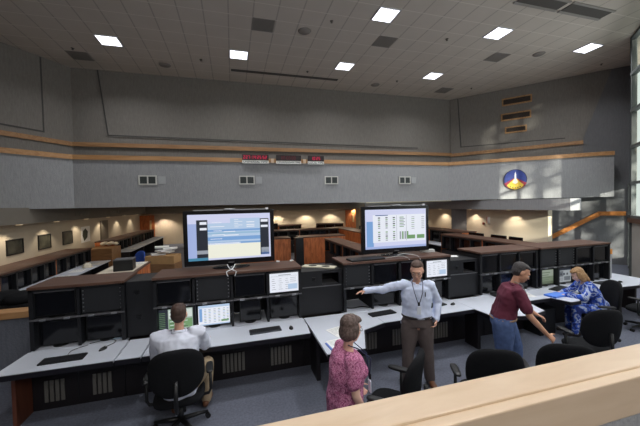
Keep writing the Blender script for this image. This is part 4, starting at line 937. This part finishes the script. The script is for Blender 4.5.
charcoal = mat('chair_blue', (34, 70, 150), .8, var=.1, vscale=20)
task_chair('blue cloth chair among the low consoles, left of the cardboard box', (-3.25, 11.55, 0), 2.4, group='blue chair at the back left')
charcoal = MATS['chair_cloth']
# ================================================================== people
def fuse(prims, name, m, parent, voxel=.012, smooth=2, wrinkle=0.0, wscale=9.0, seed=0.0, cut=None):
    """one closed skin round all the primitives"""
    b = MB()
    for p in prims: p(b)
    bmesh.ops.recalc_face_normals(b.bm, faces=b.bm.faces)
    me = bpy.data.meshes.new('raw'); b.bm.to_mesh(me); b.bm.free()
    o = bpy.data.objects.new('raw', me); COL.objects.link(o)
    r_ = o.modifiers.new('r', 'REMESH'); r_.mode = 'VOXEL'; r_.voxel_size = voxel; r_.use_smooth_shade = True
    s_ = o.modifiers.new('s', 'SMOOTH'); s_.iterations = smooth; s_.factor = .5
    dg = bpy.context.evaluated_depsgraph_get(); dg.update()
    me2 = bpy.data.meshes.new_from_object(o.evaluated_get(dg)); bpy.data.objects.remove(o)
    if wrinkle:
        nr_ = [v.normal.copy() for v in me2.vertices]
        for v, n_ in zip(me2.vertices, nr_):
            c = v.co*wscale+Vector((seed, 0, 0)); k = noise.noise(Vector((c.x, c.y, c.z*.55))); k2 = noise.noise(c*2.3)
            v.co += n_*(k*wrinkle+k2*wrinkle*.4)
    if cut: 
        bm = bmesh.new(); bm.from_mesh(me2); dead = [f for f in bm.faces if cut(f.calc_center_median())]; bmesh.ops.delete(bm, geom=dead, context='FACES'); bm.to_mesh(me2); bm.free()
    for p_ in me2.polygons: p_.use_smooth = True
    me2.materials.clear(); me2.materials.append(m); me2.name = name
    n_ = bpy.data.objects.new(name, me2); COL.objects.link(n_)
    if parent: n_.parent = parent
    return n_
def loft(pts, rads, side=None, n=14, cap=True):
    """tapered limb or trunk: centres, (half width, half depth) pairs, and the side direction"""
    P_ = [Vector(p) for p in pts]; R0 = [(r_, r_) if not hasattr(r_, '__len__') else r_ for r_ in rads]
    def f(b):
        def ring(c, t, a_, b_, rad):
            return [b.bm.verts.new(c+(a_*math.cos(2*PI*j/n)*rad[0]+b_*math.sin(2*PI*j/n)*rad[1])) for j in range(n)]
        rings = []; N = len(P_); prev = Vector(side) if side is not None else None
        for i, p in enumerate(P_):
            t = (P_[min(i+1, N-1)]-P_[max(i-1, 0)]).normalized()
            a_ = prev if prev is not None else (t.cross(Vector((0, 0, 1))) if abs(t.z) < .9 else t.cross(Vector((0, 1, 0))))
            a_ = (a_-t*a_.dot(t)).normalized()
            if side is None: prev = a_
            b_ = t.cross(a_); rad = R0[i]
            if i == 0 and cap:
                k = min(rad)
                for u_ in (.92, .6): rings.append(ring(p-t*k*u_, t, a_, b_, (rad[0]*math.sqrt(1-u_*u_)*1.0, rad[1]*math.sqrt(1-u_*u_))))
            rings.append(ring(p, t, a_, b_, rad))
            if i == N-1 and cap is True:
                k = min(rad)
                for u_ in (.6, .92): rings.append(ring(p+t*k*u_, t, a_, b_, (rad[0]*math.sqrt(1-u_*u_), rad[1]*math.sqrt(1-u_*u_))))
        for i in range(len(rings)-1):
            for j in range(n): b.bm.faces.new((rings[i][j], rings[i][(j+1) % n], rings[i+1][(j+1) % n], rings[i+1][j]))
        b.bm.faces.new(rings[0][::-1]); b.bm.faces.new(rings[-1])
    return f
def blob(c, rad, M=None): return lambda b: b.ball(Vector(c), rad, None, M, 18)
def V(*a): return Vector(a)
class Figure:
    """joints in metres in the figure's own frame; it faces -Y and its left is +X"""
    def __init__(s, label, loc, rz, joints, male=True, head_yaw=0.0, head_pitch=0.0, skin=None, k=1.0, girth=1.0):
        s.J = {a: Vector(v)*k for a, v in joints.items()}; s.k = k; s.g = girth; s.male = male; s.skin = skin
        s.root = thing('person', label, 'person', loc, rz)
        s.HM = Matrix.Translation(s.J['head']) @ Matrix.Rotation(head_yaw, 4, 'Z') @ Matrix.Rotation(head_pitch, 4, 'X') @ Matrix.Scale(1.07, 4)   # pitch>0 looks down
    def trunk(s, inf=0.0, low=0.0, short=False):
        J = s.J; g = s.g; sw = (J['shL']-J['shR']).length/2; side = (J['shL']-J['shR']).normalized(); hs = (J['hipL']-J['hipR']).normalized()
        pel = J['pelvis']; ch_ = J['chest']; nb = J['neck']; wa = pel.lerp(ch_, .48)
        hipw = .17 if s.male else .185; pts = [pel-V(0, 0, .04+low), pel+(ch_-pel)*.12, wa, ch_, ch_.lerp(nb, .55), nb-(nb-ch_)*.12]
        rd = [(hipw*g*.95+inf, .115*g+inf), (hipw*g+inf, .125*g+inf), ((.152 if s.male else .14)*g+inf, .112*g+inf), (.168*g+inf, .12*g+inf), (sw*.90+inf, .10*g+inf), (.085+inf, .07+inf)]
        if low: rd[0] = (hipw*g+inf+.012, .125*g+inf+.01)
        if inf:
            pts[-1] = nb-V(0, 0, .03); rd[-1] = (.084, .076)
            return [loft(pts, rd, side, 20, cap='lo')]
        pts[-1] = nb-V(0, 0, .05); rd[-1] = (.060, .052)
        return [loft(pts, rd, side, 20)]
    def arm(s, S, inf=0.0, upto=1.0):
        J = s.J; a, e, w_ = J['sh'+S], J['el'+S], J['wr'+S]; f = 1.0 if s.male else .88; r_ = []
        inner = a.lerp(J['neck']-V(0, 0, .07), .35)
        if upto >= 1.0: r_.append(loft([inner, a, a.lerp(e, .5), e], [.058*f+inf, .060*f+inf, .050*f+inf, .042*f+inf])); r_.append(loft([e, e.lerp(w_, .35), w_], [.042*f+inf, .040*f+inf, .027*f+inf*1.2]))
        else:
            q = a.lerp(e, upto); r_.append(loft([inner, a, q], [.058*f+inf, .062*f+inf, .056*f+inf*1.7], cap=True))
        return r_
    def leg(s, S, inf=0.0):
        J = s.J; h, k_, a = J['hip'+S], J['kn'+S], J['an'+S]; g = s.g
        return [loft([h, h.lerp(k_, .35), k_], [.092*g+inf, .085*g+inf, .060+inf]), loft([k_, k_.lerp(a, .35), a], [.060+inf, .056+inf, .038+inf*1.3])]
    def hand(s, S, direction, palm, curl=.35, spread=.06):
        """direction: wrist to knuckles; palm: the way the palm faces"""
        w_ = s.J['wr'+S]; D = Vector(direction).normalized(); Pn = Vector(palm); Pn = (Pn-D*Pn.dot(D)).normalized(); A_ = D.cross(Pn)
        if S == 'L': A_ = -A_                                    # towards the thumb
        f = 1.0 if s.male else .9; r_ = [loft([w_, w_+D*.035*f, w_+D*.085*f], [(.024*f, .019*f), (.036*f, .017*f), (.040*f, .014*f)], A_, 12)]
        L = [.072, .080, .075, .058]
        for i in range(4):
            o_ = (1.5-i)*.0205*f; base = w_+D*.078*f+A_*o_; d1 = (D+A_*(1.5-i)*spread).normalized(); 
            c1 = curl; p1 = base+(d1*math.cos(c1)+Pn*math.sin(c1))*L[i]*.45*f; c2 = curl*2.1; p2 = p1+(d1*math.cos(c2)+Pn*math.sin(c2))*L[i]*.32*f; c3 = curl*2.8; p3 = p2+(d1*math.cos(c3)+Pn*math.sin(c3))*L[i]*.25*f
            r_.append(loft([base, p1, p2, p3], [.0098*f, .0092*f, .0085*f, .0072*f], n=8))
        tb = w_+D*.022*f+A_*.026*f; td = (D*.62+A_*.75+Pn*.25).normalized(); t1 = tb+td*.038*f; t2 = t1+(td+D*.35+Pn*.2).normalized()*.034*f; t3 = t2+(td+D*.6+Pn*.3).normalized()*.022*f
        r_.append(loft([tb, t1, t2, t3], [.0145*f, .012*f, .0105*f, .0085*f], n=8)); return r_
    def head(s):
        H_ = s.HM; f = 1.0 if s.male else .94; R3 = H_.to_3x3().to_4x4()
        def P(x, y, z): return H_ @ V(x*f, y*f, z*f)
        r_ = [blob(P(0, .018, .028), (.076*f, .096*f, .094*f), R3), blob(P(0, -.030, -.030), (.067*f, .064*f, .080*f), R3), blob(P(0, -.058, -.084), (.040*f, .034*f, .030*f), R3),
              blob(P(0, -.070, .028), (.055*f, .022*f, .022*f), R3), loft([P(0, -.082, .018), P(0, -.106, -.026)], [.009*f, .015*f], n=8), blob(P(0, -.088, -.058), (.024*f, .010*f, .010*f), R3)]
        for sx in (-1, 1): r_ += [blob(P(sx*.078, .012, -.005), (.010*f, .020*f, .032*f), R3), blob(P(sx*.040, -.062, -.020), (.022*f, .02*f, .02*f), R3)]
        r_.append(loft([s.J['neck']-V(0, 0, .05), s.J['neck'], P(0, .012, -.06)], [.060 if s.male else .048, .053 if s.male else .045, .050 if s.male else .043])); return r_
    def body(s, extra=(), voxel=.0085, bare_legs=True):
        pr_ = s.trunk()+s.arm('L')+s.arm('R')+s.leg('L')+s.leg('R')+s.head()+list(extra)
        s.b = fuse(pr_, 'body', s.skin, s.root, voxel, 2); return s.b
    def face(s, brow=(60, 45, 36), glasses=False, lip=(176, 108, 98), eye=(50, 40, 34)):
        H_ = s.HM; f = 1.0 if s.male else .94; R3 = H_.to_3x3().to_4x4()
        def P(x, y, z): return H_ @ V(x*f, y*f, z*f)
        for sx in (-1, 1):
            b = MB(); b.ball(P(sx*.031, -.083, .004), (.0125*f, .008*f, .007*f), mat('eye_white', (210, 204, 198), .3), R3, 10); b.ball(P(sx*.031, -.0895, .004), (.0055*f, .004*f, .0055*f), mat('iris_%d_%d' % (eye[0], eye[1]), eye, .2), R3, 8); b.build('eye', None, parent=s.root)
            b = MB(); b.bar(P(sx*.015, -.096, .026), P(sx*.048, -.084, .029), .006, .007, up=R3.to_3x3() @ V(0, 0, 1)); b.build('eyebrow', mat('brow_%d' % brow[0], brow, .8), parent=s.root)
        b = MB(); b.ball(P(0, -.0985, -.056), (.021*f, .004*f, .0055*f), None, R3, 10); b.build('lips', mat('lips_%d' % lip[0], lip, .5), parent=s.root)
        if glasses:
            b = MB()
            for sx in (-1, 1):
                pts = [P(sx*.031+.020*math.cos(2*PI*j/14), -.102, .003+.014*math.sin(2*PI*j/14)) for j in range(15)]; b.tube(pts, .0016, None, 5)
                b.tube([P(sx*.051, -.101, .006), P(sx*.079, -.05, .008), P(sx*.083, .012, .006)], .0016, None, 5)
            b.tube([P(-.011, -.102, .004), P(.011, -.102, .004)], .0016, None, 5); b.build('glasses', mat('glasses_dark', (40, 36, 34), .3, metal=.5), parent=s.root)
    def hair(s, m, style='short', extra=()):
        H_ = s.HM; f = 1.0 if s.male else .94; R3 = H_.to_3x3().to_4x4()
        def P(x, y, z): return H_ @ V(x*f, y*f, z*f)
        r_ = [blob(P(0, .046, .046), (.081*f, .087*f, .084*f), R3), blob(P(0, .052, .005), (.078*f, .074*f, .080*f), R3)]
        if style == 'bob': r_ += [blob(P(0, .050, -.03), (.083*f, .070*f, .085*f), R3), blob(P(.06, .022, -.01), (.034*f, .052*f, .078*f), R3), blob(P(-.06, .022, -.01), (.034*f, .052*f, .078*f), R3), blob(P(0, -.032, .088), (.066*f, .048*f, .034*f), R3), blob(P(0, .01, .085), (.074*f, .07*f, .045*f), R3)]
        elif style == 'long': r_ += [blob(P(0, .052, -.05), (.092*f, .072*f, .12*f), R3), blob(P(.072, .005, -.04), (.030*f, .058*f, .115*f), R3), blob(P(-.072, .005, -.04), (.030*f, .058*f, .115*f), R3), blob(P(0, -.022, .088), (.070*f, .055*f, .035*f), R3), blob(P(0, .01, .085), (.074*f, .07*f, .045*f), R3), blob(P(0, .07, -.14), (.075*f, .05*f, .07*f), R3)]
        else: r_ += [blob(P(0, -.014, .092), (.066*f, .046*f, .029*f), R3), blob(P(0, .012, .088), (.074*f, .06*f, .042*f), R3)]
        r_ += list(extra); return fuse(r_, 'hair', m, s.root, .007, 1, .004, 45, 3)
    def collar(s, m):
        n_ = s.J['neck']; b = MB(); k = 20
        ang_ = [-PI/2+.30+(2*PI-.60)*j/k for j in range(k+1)]
        for (r1, z1), (r2, z2) in (((.070, .012), (.088, -.030)), ):
            for j in range(k):
                q = []
                for a_, (r_, z_) in ((ang_[j], (r1, z1)), (ang_[j+1], (r1, z1)), (ang_[j+1], (r2, z2)), (ang_[j], (r2, z2))): q.append(n_+V(math.cos(a_)*r_, math.sin(a_)*r_*.92, z_-.012+.012*math.sin(a_)))
                b.face(q)
        bmesh.ops.remove_doubles(b.bm, verts=b.bm.verts, dist=.0005); bmesh.ops.solidify(b.bm, geom=list(b.bm.faces), thickness=.008)
        return b.build('collar', m, parent=s.root, smooth=True)
    def shoe(s, S, m, direction=(0, -1, 0)):
        a = s.J['an'+S]; D = Vector(direction).normalized(); z = a.z-.085 if a.z > .085 else 0
        p = V(a.x, a.y, max(.0, z)); sd_ = D.cross(V(0, 0, 1))
        return fuse([loft([p-D*.05+V(0, 0, .045), p+D*.03+V(0, 0, .05), p+D*.13+V(0, 0, .038), p+D*.19+V(0, 0, .030)], [(.038, .045), (.042, .048), (.048, .036), (.036, .026)], sd_), loft([p+V(0, 0, .05), p+V(0, 0, .11)], [.045, .045])], 'shoe', m, s.root, .01, 1)
skinA = mat('skin_light', (212, 164, 140), .55, var=.05, vscale=20); skinB = mat('skin_tan', (198, 148, 120), .55, var=.05, vscale=20); skinC = mat('skin_fair', (222, 178, 158), .55, var=.05, vscale=20)
shirt_blue = mat('shirt_pale_blue', (204, 214, 238), .8, var=.04, vscale=14); shirt_white = mat('shirt_white', (212, 216, 230), .8, var=.04, vscale=14); polo = mat('polo_maroon', (94, 34, 54), .85, var=.08, vscale=16)
trs = mat('trousers_brown', (86, 76, 74), .85, var=.08, vscale=14); jeans = mat('jeans_blue', (72, 92, 134), .9, var=.2, vscale=18); khaki = mat('trousers_khaki', (170, 150, 122), .85, var=.06, vscale=14)
leather = mat('shoe_brown', (110, 70, 46), .4); shoe_dark = mat('shoe_dark', (44, 34, 32), .4)
def floral(name, cols, scale):
    m = bpy.data.materials.new(name); m.use_nodes = True; nt = m.node_tree; b = nt.nodes['Principled BSDF']; b.inputs['Roughness'].default_value = .9
    tc = nt.nodes.new('ShaderNodeTexCoord'); nz = nt.nodes.new('ShaderNodeTexNoise'); nz.inputs['Scale'].default_value = scale; nz.inputs['Detail'].default_value = 2.5; nz.inputs['Distortion'].default_value = 1.2
    rp = nt.nodes.new('ShaderNodeValToRGB'); rp.color_ramp.interpolation = 'CONSTANT'; e = rp.color_ramp.elements; e[0].position = 0; e[0].color = (*lin(cols[0]), 1); e[1].position = .42; e[1].color = (*lin(cols[1]), 1)
    for p, c in zip((.50, .58, .66), cols[2:]): x = e.new(p); x.color = (*lin(c), 1)
    nt.links.new(tc.outputs['Object'], nz.inputs['Vector']); nt.links.new(nz.outputs[0], rp.inputs[0]); nt.links.new(rp.outputs[0], b.inputs['Base Color']); return m
pinkfab = floral('blouse_pink', [(128, 64, 100), (176, 98, 136), (206, 140, 170), (158, 82, 122)], 38); bluefab = floral('blouse_blue', [(34, 52, 120), (52, 92, 196), (176, 188, 214), (44, 74, 164)], 6.5)
STAND = dict(pelvis=(0, 0, .95), chest=(0, 0, 1.28), neck=(0, 0, 1.49), head=(0, -.01, 1.655), shL=(.19, 0, 1.43), shR=(-.19, 0, 1.43), elL=(.25, .03, 1.13), elR=(-.25, .03, 1.13), wrL=(.25, -.05, .88), wrR=(-.25, -.05, .88),
             hipL=(.09, 0, .90), hipR=(-.09, 0, .90), knL=(.11, -.02, .50), knR=(-.11, -.02, .50), anL=(.12, 0, .09), anR=(-.12, 0, .09))
def J(**kw): d_ = dict(STAND); d_.update(kw); return d_
def to_local(root_loc, rz, p):
    v = Vector(p)-Vector(root_loc); c, s_ = math.cos(-rz), math.sin(-rz); return (v.x*c-v.y*s_, v.x*s_+v.y*c, v.z)

# --- the man pointing (pale blue shirt) ---
loc = (2.47, 3.77, 0); rz = -.42
F_ = Figure('person in a pale blue shirt and brown trousers pointing left with outstretched arm', loc, rz,
            J(elR=(-.46, .0, 1.36), wrR=(-.71, -.02, 1.345), shR=(-.19, 0, 1.44), elL=(.30, .05, 1.18), wrL=(.25, -.06, .97), anL=(.17, .02, .09), anR=(-.15, -.02, .09), head=(.0, -.045, 1.64), knL=(.13, -.01, .5), knR=(-.13, -.03, .5)),
            head_yaw=-.25, head_pitch=.34, skin=skinA, girth=1.15)
hd = F_.hand('R', (-.85, -.18, -.16), (.1, -.2, -1), .16, .16)
F_.body(hd+F_.hand('L', (-.3, -.5, -1), (-1, 0, 0), .5)); F_.face(glasses=True, brow=(70, 50, 40)); F_.hair(mat('hair_brown', (74, 54, 44), .7, var=.3, vscale=60))
fuse(F_.trunk(.022, .02)+F_.arm('L', .016)+F_.arm('R', .014)+[loft([F_.J['neck']-V(0, -.005, .065), F_.J['neck']-V(0, .006, .022)], [.080, .068], cap='lo')], 'shirt', shirt_blue, F_.root, .011, 2, .020, 8, 1, cut=lambda c: c.z < 1.0 and abs(c.x) < .225)
fuse([loft([F_.J['pelvis']+V(0, 0, .07), F_.J['pelvis']-V(0, 0, .08)], [(.195, .150), (.21, .155)], (1, 0, 0), 20, cap=False)]+F_.leg('L', .026)+F_.leg('R', .026), 'trousers', trs, F_.root, .012, 2, .010, 7, 2)
b = MB(); b.tube([F_.J['pelvis']+V(.200*math.cos(a*PI/12), .155*math.sin(a*PI/12), .055) for a in range(25)], .016, None, 6); b.build('belt', mat('belt_dark', (30, 24, 22), .4), parent=F_.root)
lanyd = mat('lanyard_navy', (40, 48, 80), .7)
def lanyard(F_, badge=(220, 226, 236), drop=.36, fwd=-.15, blk=True, m=None):
    n_ = F_.J['neck']; c = F_.J['chest']; t = n_+V(0, fwd+.0, -drop)
    b = MB(); 
    for sx in (-1, 1): b.tube([n_+V(sx*.06, .02, .03), n_+V(sx*.072, -.075, -.01), n_+V(sx*.055, fwd+.005, -.12), t], .005, None, 6)
    l_ = b.build('lanyard', m or lanyd, parent=F_.root)
    b = MB(); b.box(t+V(-.028, -.008, -.12), t+V(.028, .004, -.01), bev=.003); b.build('badge', mat('badge_pale', badge, .4), parent=l_)
    if blk: b = MB(); b.box(t+V(-.014, -.014, .0), t+V(.014, .002, .05), bev=.003); b.build('clip', blackp, parent=l_)
F_.collar(shirt_blue); lanyard(F_, drop=.30, fwd=-.165)
b = MB(); b.box(F_.J['chest']+V(.085, -.149, .03), F_.J['chest']+V(.096, -.138, .09)); b.build('pen', blackp, parent=F_.root)
F_.shoe('L', leather, (.25, -1, 0)); F_.shoe('R', leather, (-.3, -1, 0))

# --- the man in maroon, seen from the side, bending forward ---
loc = (3.74, 3.46, 0); rz = .95
F_ = Figure('person in a maroon polo shirt and jeans leaning forward with a lowered hand', loc, rz,
            J(pelvis=(0, .05, .93), chest=(0, -.03, 1.25), neck=(0, -.10, 1.45), head=(0, -.185, 1.60), shL=(.185, -.10, 1.38), shR=(-.185, -.10, 1.38), elL=(.24, -.20, 1.10), elR=(-.25, -.22, 1.06), wrL=(.20, -.42, .95), wrR=(-.22, -.43, .82), hipL=(.10, .03, .88), hipR=(-.10, .06, .88), knL=(.13, -.12, .48), knR=(-.12, .06, .48), anL=(.14, -.14, .09), anR=(-.13, .16, .09)),
            head_yaw=.05, head_pitch=.55, skin=skinB, girth=1.14, k=.985)
F_.body(F_.hand('R', (.0, -.75, -.6), (.6, 0, -.5), .55)+F_.hand('L', (0, -.9, -.4), (-.3, 0, -1), .5)); F_.face(brow=(80, 70, 66)); F_.hair(mat('hair_grey_black', (62, 58, 58), .7, var=.5, vscale=50))
fuse(F_.trunk(.022, .02)+F_.arm('L', .012, .72)+F_.arm('R', .012, .72)+[loft([F_.J['neck']-V(0, -.005, .065), F_.J['neck']-V(0, .006, .022)], [.080, .068], cap='lo')], 'polo_shirt', polo, F_.root, .011, 2, .020, 8, 4, cut=lambda c: c.z < .95)
fuse([loft([F_.J['pelvis']+V(0, 0, .035), F_.J['pelvis']-V(0, 0, .08)], [(.205, .16), (.215, .165)], (1, 0, 0), 20, cap=False)]+F_.leg('L', .046)+F_.leg('R', .046), 'jeans', jeans, F_.root, .012, 2, .012, 7, 5)
b = MB(); b.tube([F_.J['pelvis']+V(.206*math.cos(a*PI/12), .160*math.sin(a*PI/12), .012) for a in range(25)], .014, None, 6); b.build('belt', mat('belt_tan', (150, 120, 90), .5), parent=F_.root)
F_.collar(polo); lanyard(F_, drop=.30, fwd=-.13, blk=False, m=mat('lanyard_grey', (150, 146, 150), .7))
F_.shoe('L', shoe_dark); F_.shoe('R', shoe_dark)

# --- the woman in the pink blouse, seen from behind at left ---
loc = (.96, 2.60, 0); rz = 1.50
F_ = Figure('person in a pink patterned short sleeved blouse seen from the side behind the rail', loc, rz,
            J(pelvis=(0, .02, .88), chest=(0, 0, 1.18), neck=(0, -.02, 1.375), head=(0, -.055, 1.535), shL=(.165, -.01, 1.31), shR=(-.165, -.01, 1.31), elL=(.24, .02, 1.03), elR=(-.25, -.01, 1.03), wrL=(.20, -.16, .86), wrR=(-.20, -.12, .80), hipL=(.09, .02, .84), hipR=(-.09, .02, .84), knL=(.10, 0, .46), knR=(-.10, 0, .46), anL=(.10, .02, .09), anR=(-.10, .02, .09)),
            male=False, head_yaw=.55, head_pitch=.32, skin=skinC, girth=1.1, k=.95)
F_.body(F_.hand('R', (.3, -.6, -.7), (.8, -.2, 0), .5)+F_.hand('L', (-.3, -.6, -.7), (-.8, -.2, 0), .5)); F_.face(glasses=True, brow=(90, 70, 60)); F_.hair(mat('hair_ash_brown', (92, 76, 70), .7, var=.45, vscale=55), 'bob')
fuse(F_.trunk(.028, .13)+F_.arm('L', .014, .62)+F_.arm('R', .014, .62)+[blob(F_.J['chest']+V(sx*.075, -.105, -.02), (.07, .06, .07)) for sx in (-1, 1)], 'blouse', pinkfab, F_.root, .011, 2, .020, 8, 6)
fuse([loft([F_.J['pelvis'], F_.J['pelvis']-V(0, 0, .08)], [(.19, .14), (.185, .135)], (1, 0, 0), 20)]+F_.leg('L', .022)+F_.leg('R', .022), 'trousers', mat('trousers_dark', (46, 46, 56), .85), F_.root, .012, 2)
lanyard(F_, drop=.34, fwd=-.20, m=lanyd); F_.shoe('L', shoe_dark); F_.shoe('R', shoe_dark)

# --- the seated man in white, back to the camera ---
SIT = dict(pelvis=(0, .10, .56), chest=(0, .05, .90), neck=(0, .0, 1.11), head=(0, -.05, 1.255), shL=(.20, .02, 1.05), shR=(-.20, .02, 1.05), elL=(.27, -.08, .80), elR=(-.27, -.08, .80), wrL=(.17, -.30, .79), wrR=(-.17, -.30, .79),
           hipL=(.10, .08, .54), hipR=(-.10, .08, .54), knL=(.14, -.36, .52), knR=(-.14, -.36, .52), anL=(.12, -.30, .09), anR=(-.12, -.30, .09))
loc = (-.65, 3.90, 0); rz = PI+.02
F_ = Figure('person in a white shirt sitting with their back to the camera at a lit screen', loc, rz, dict(SIT, anR=(-.24, -.30, .09), knR=(-.26, -.34, .52), head=(0, -.03, 1.265), wrL=(.14, -.36, .79), wrR=(-.26, -.40, .79), elR=(-.26, -.15, .81), shL=(.225, .02, 1.065), shR=(-.225, .02, 1.065)),
            head_pitch=.12, skin=skinA, girth=1.15, k=1.05)
F_.body(F_.hand('L', (0, -1, -.05), (0, 0, -1), .25)+F_.hand('R', (0, -1, -.05), (0, 0, -1), .25)); F_.face(); F_.hair(mat('hair_dark_brown', (66, 48, 40), .7, var=.3, vscale=60))
fuse(F_.trunk(.026, .0)+F_.arm('L', .018)+F_.arm('R', .018)+[loft([F_.J['neck']-V(0, -.005, .065), F_.J['neck']-V(0, .006, .022)], [.080, .068], cap='lo')], 'shirt', shirt_white, F_.root, .011, 2, .020, 8, 8)
fuse([loft([F_.J['pelvis']+V(0, 0, .02), F_.J['pelvis']-V(0, 0, .03)], [(.19, .145), (.185, .14)], (1, 0, 0), 20)]+F_.leg('L', .022)+F_.leg('R', .022), 'trousers', khaki, F_.root, .012, 2, .008, 7, 9)
F_.collar(shirt_white); F_.shoe('R', leather, (-.2, -1, 0)); F_.shoe('L', leather)

# --- the woman in blue, seated, writing ---
loc = (6.53, 4.12, 0); rz = -2.1
F_ = Figure('person with blond hair in a blue and white patterned top writing at the worktop', loc, rz, dict(SIT, chest=(0, -.06, .86), neck=(0, -.17, 1.05), head=(0, -.27, 1.175), shL=(.17, -.13, 1.0), shR=(-.17, -.13, 1.0), elL=(.26, -.28, .80), elR=(-.25, -.28, .80), wrL=(.12, -.50, .795), wrR=(-.10, -.50, .795), knL=(.12, -.34, .54), knR=(-.12, -.34, .54), anL=(.12, -.36, .09), anR=(-.12, -.36, .09)),
            male=False, head_pitch=.62, skin=skinC, girth=.86, k=.98)
F_.body(F_.hand('L', (-.4, -1, -.05), (0, 0, -1), .3)+F_.hand('R', (.3, -1, -.05), (0, 0, -1), .4)); F_.face(brow=(150, 120, 80)); F_.hair(mat('hair_blond', (156, 122, 84), .6, var=.35, vscale=45), 'long')
fuse(F_.trunk(.026, .03)+F_.arm('L', .018)+F_.arm('R', .018)+[blob(F_.J['chest']+V(sx*.07, -.11, .0), (.065, .055, .065)) for sx in (-1, 1)], 'blouse', bluefab, F_.root, .011, 2, .020, 8, 10)
fuse([loft([F_.J['pelvis']+V(0, 0, .02), F_.J['pelvis']-V(0, 0, .03)], [(.19, .145), (.185, .14)], (1, 0, 0), 20)]+F_.leg('L', .018)+F_.leg('R', .018), 'trousers', bluefab, F_.root, .012, 2, .008, 7, 11)
F_.shoe('L', shoe_dark); F_.shoe('R', shoe_dark)
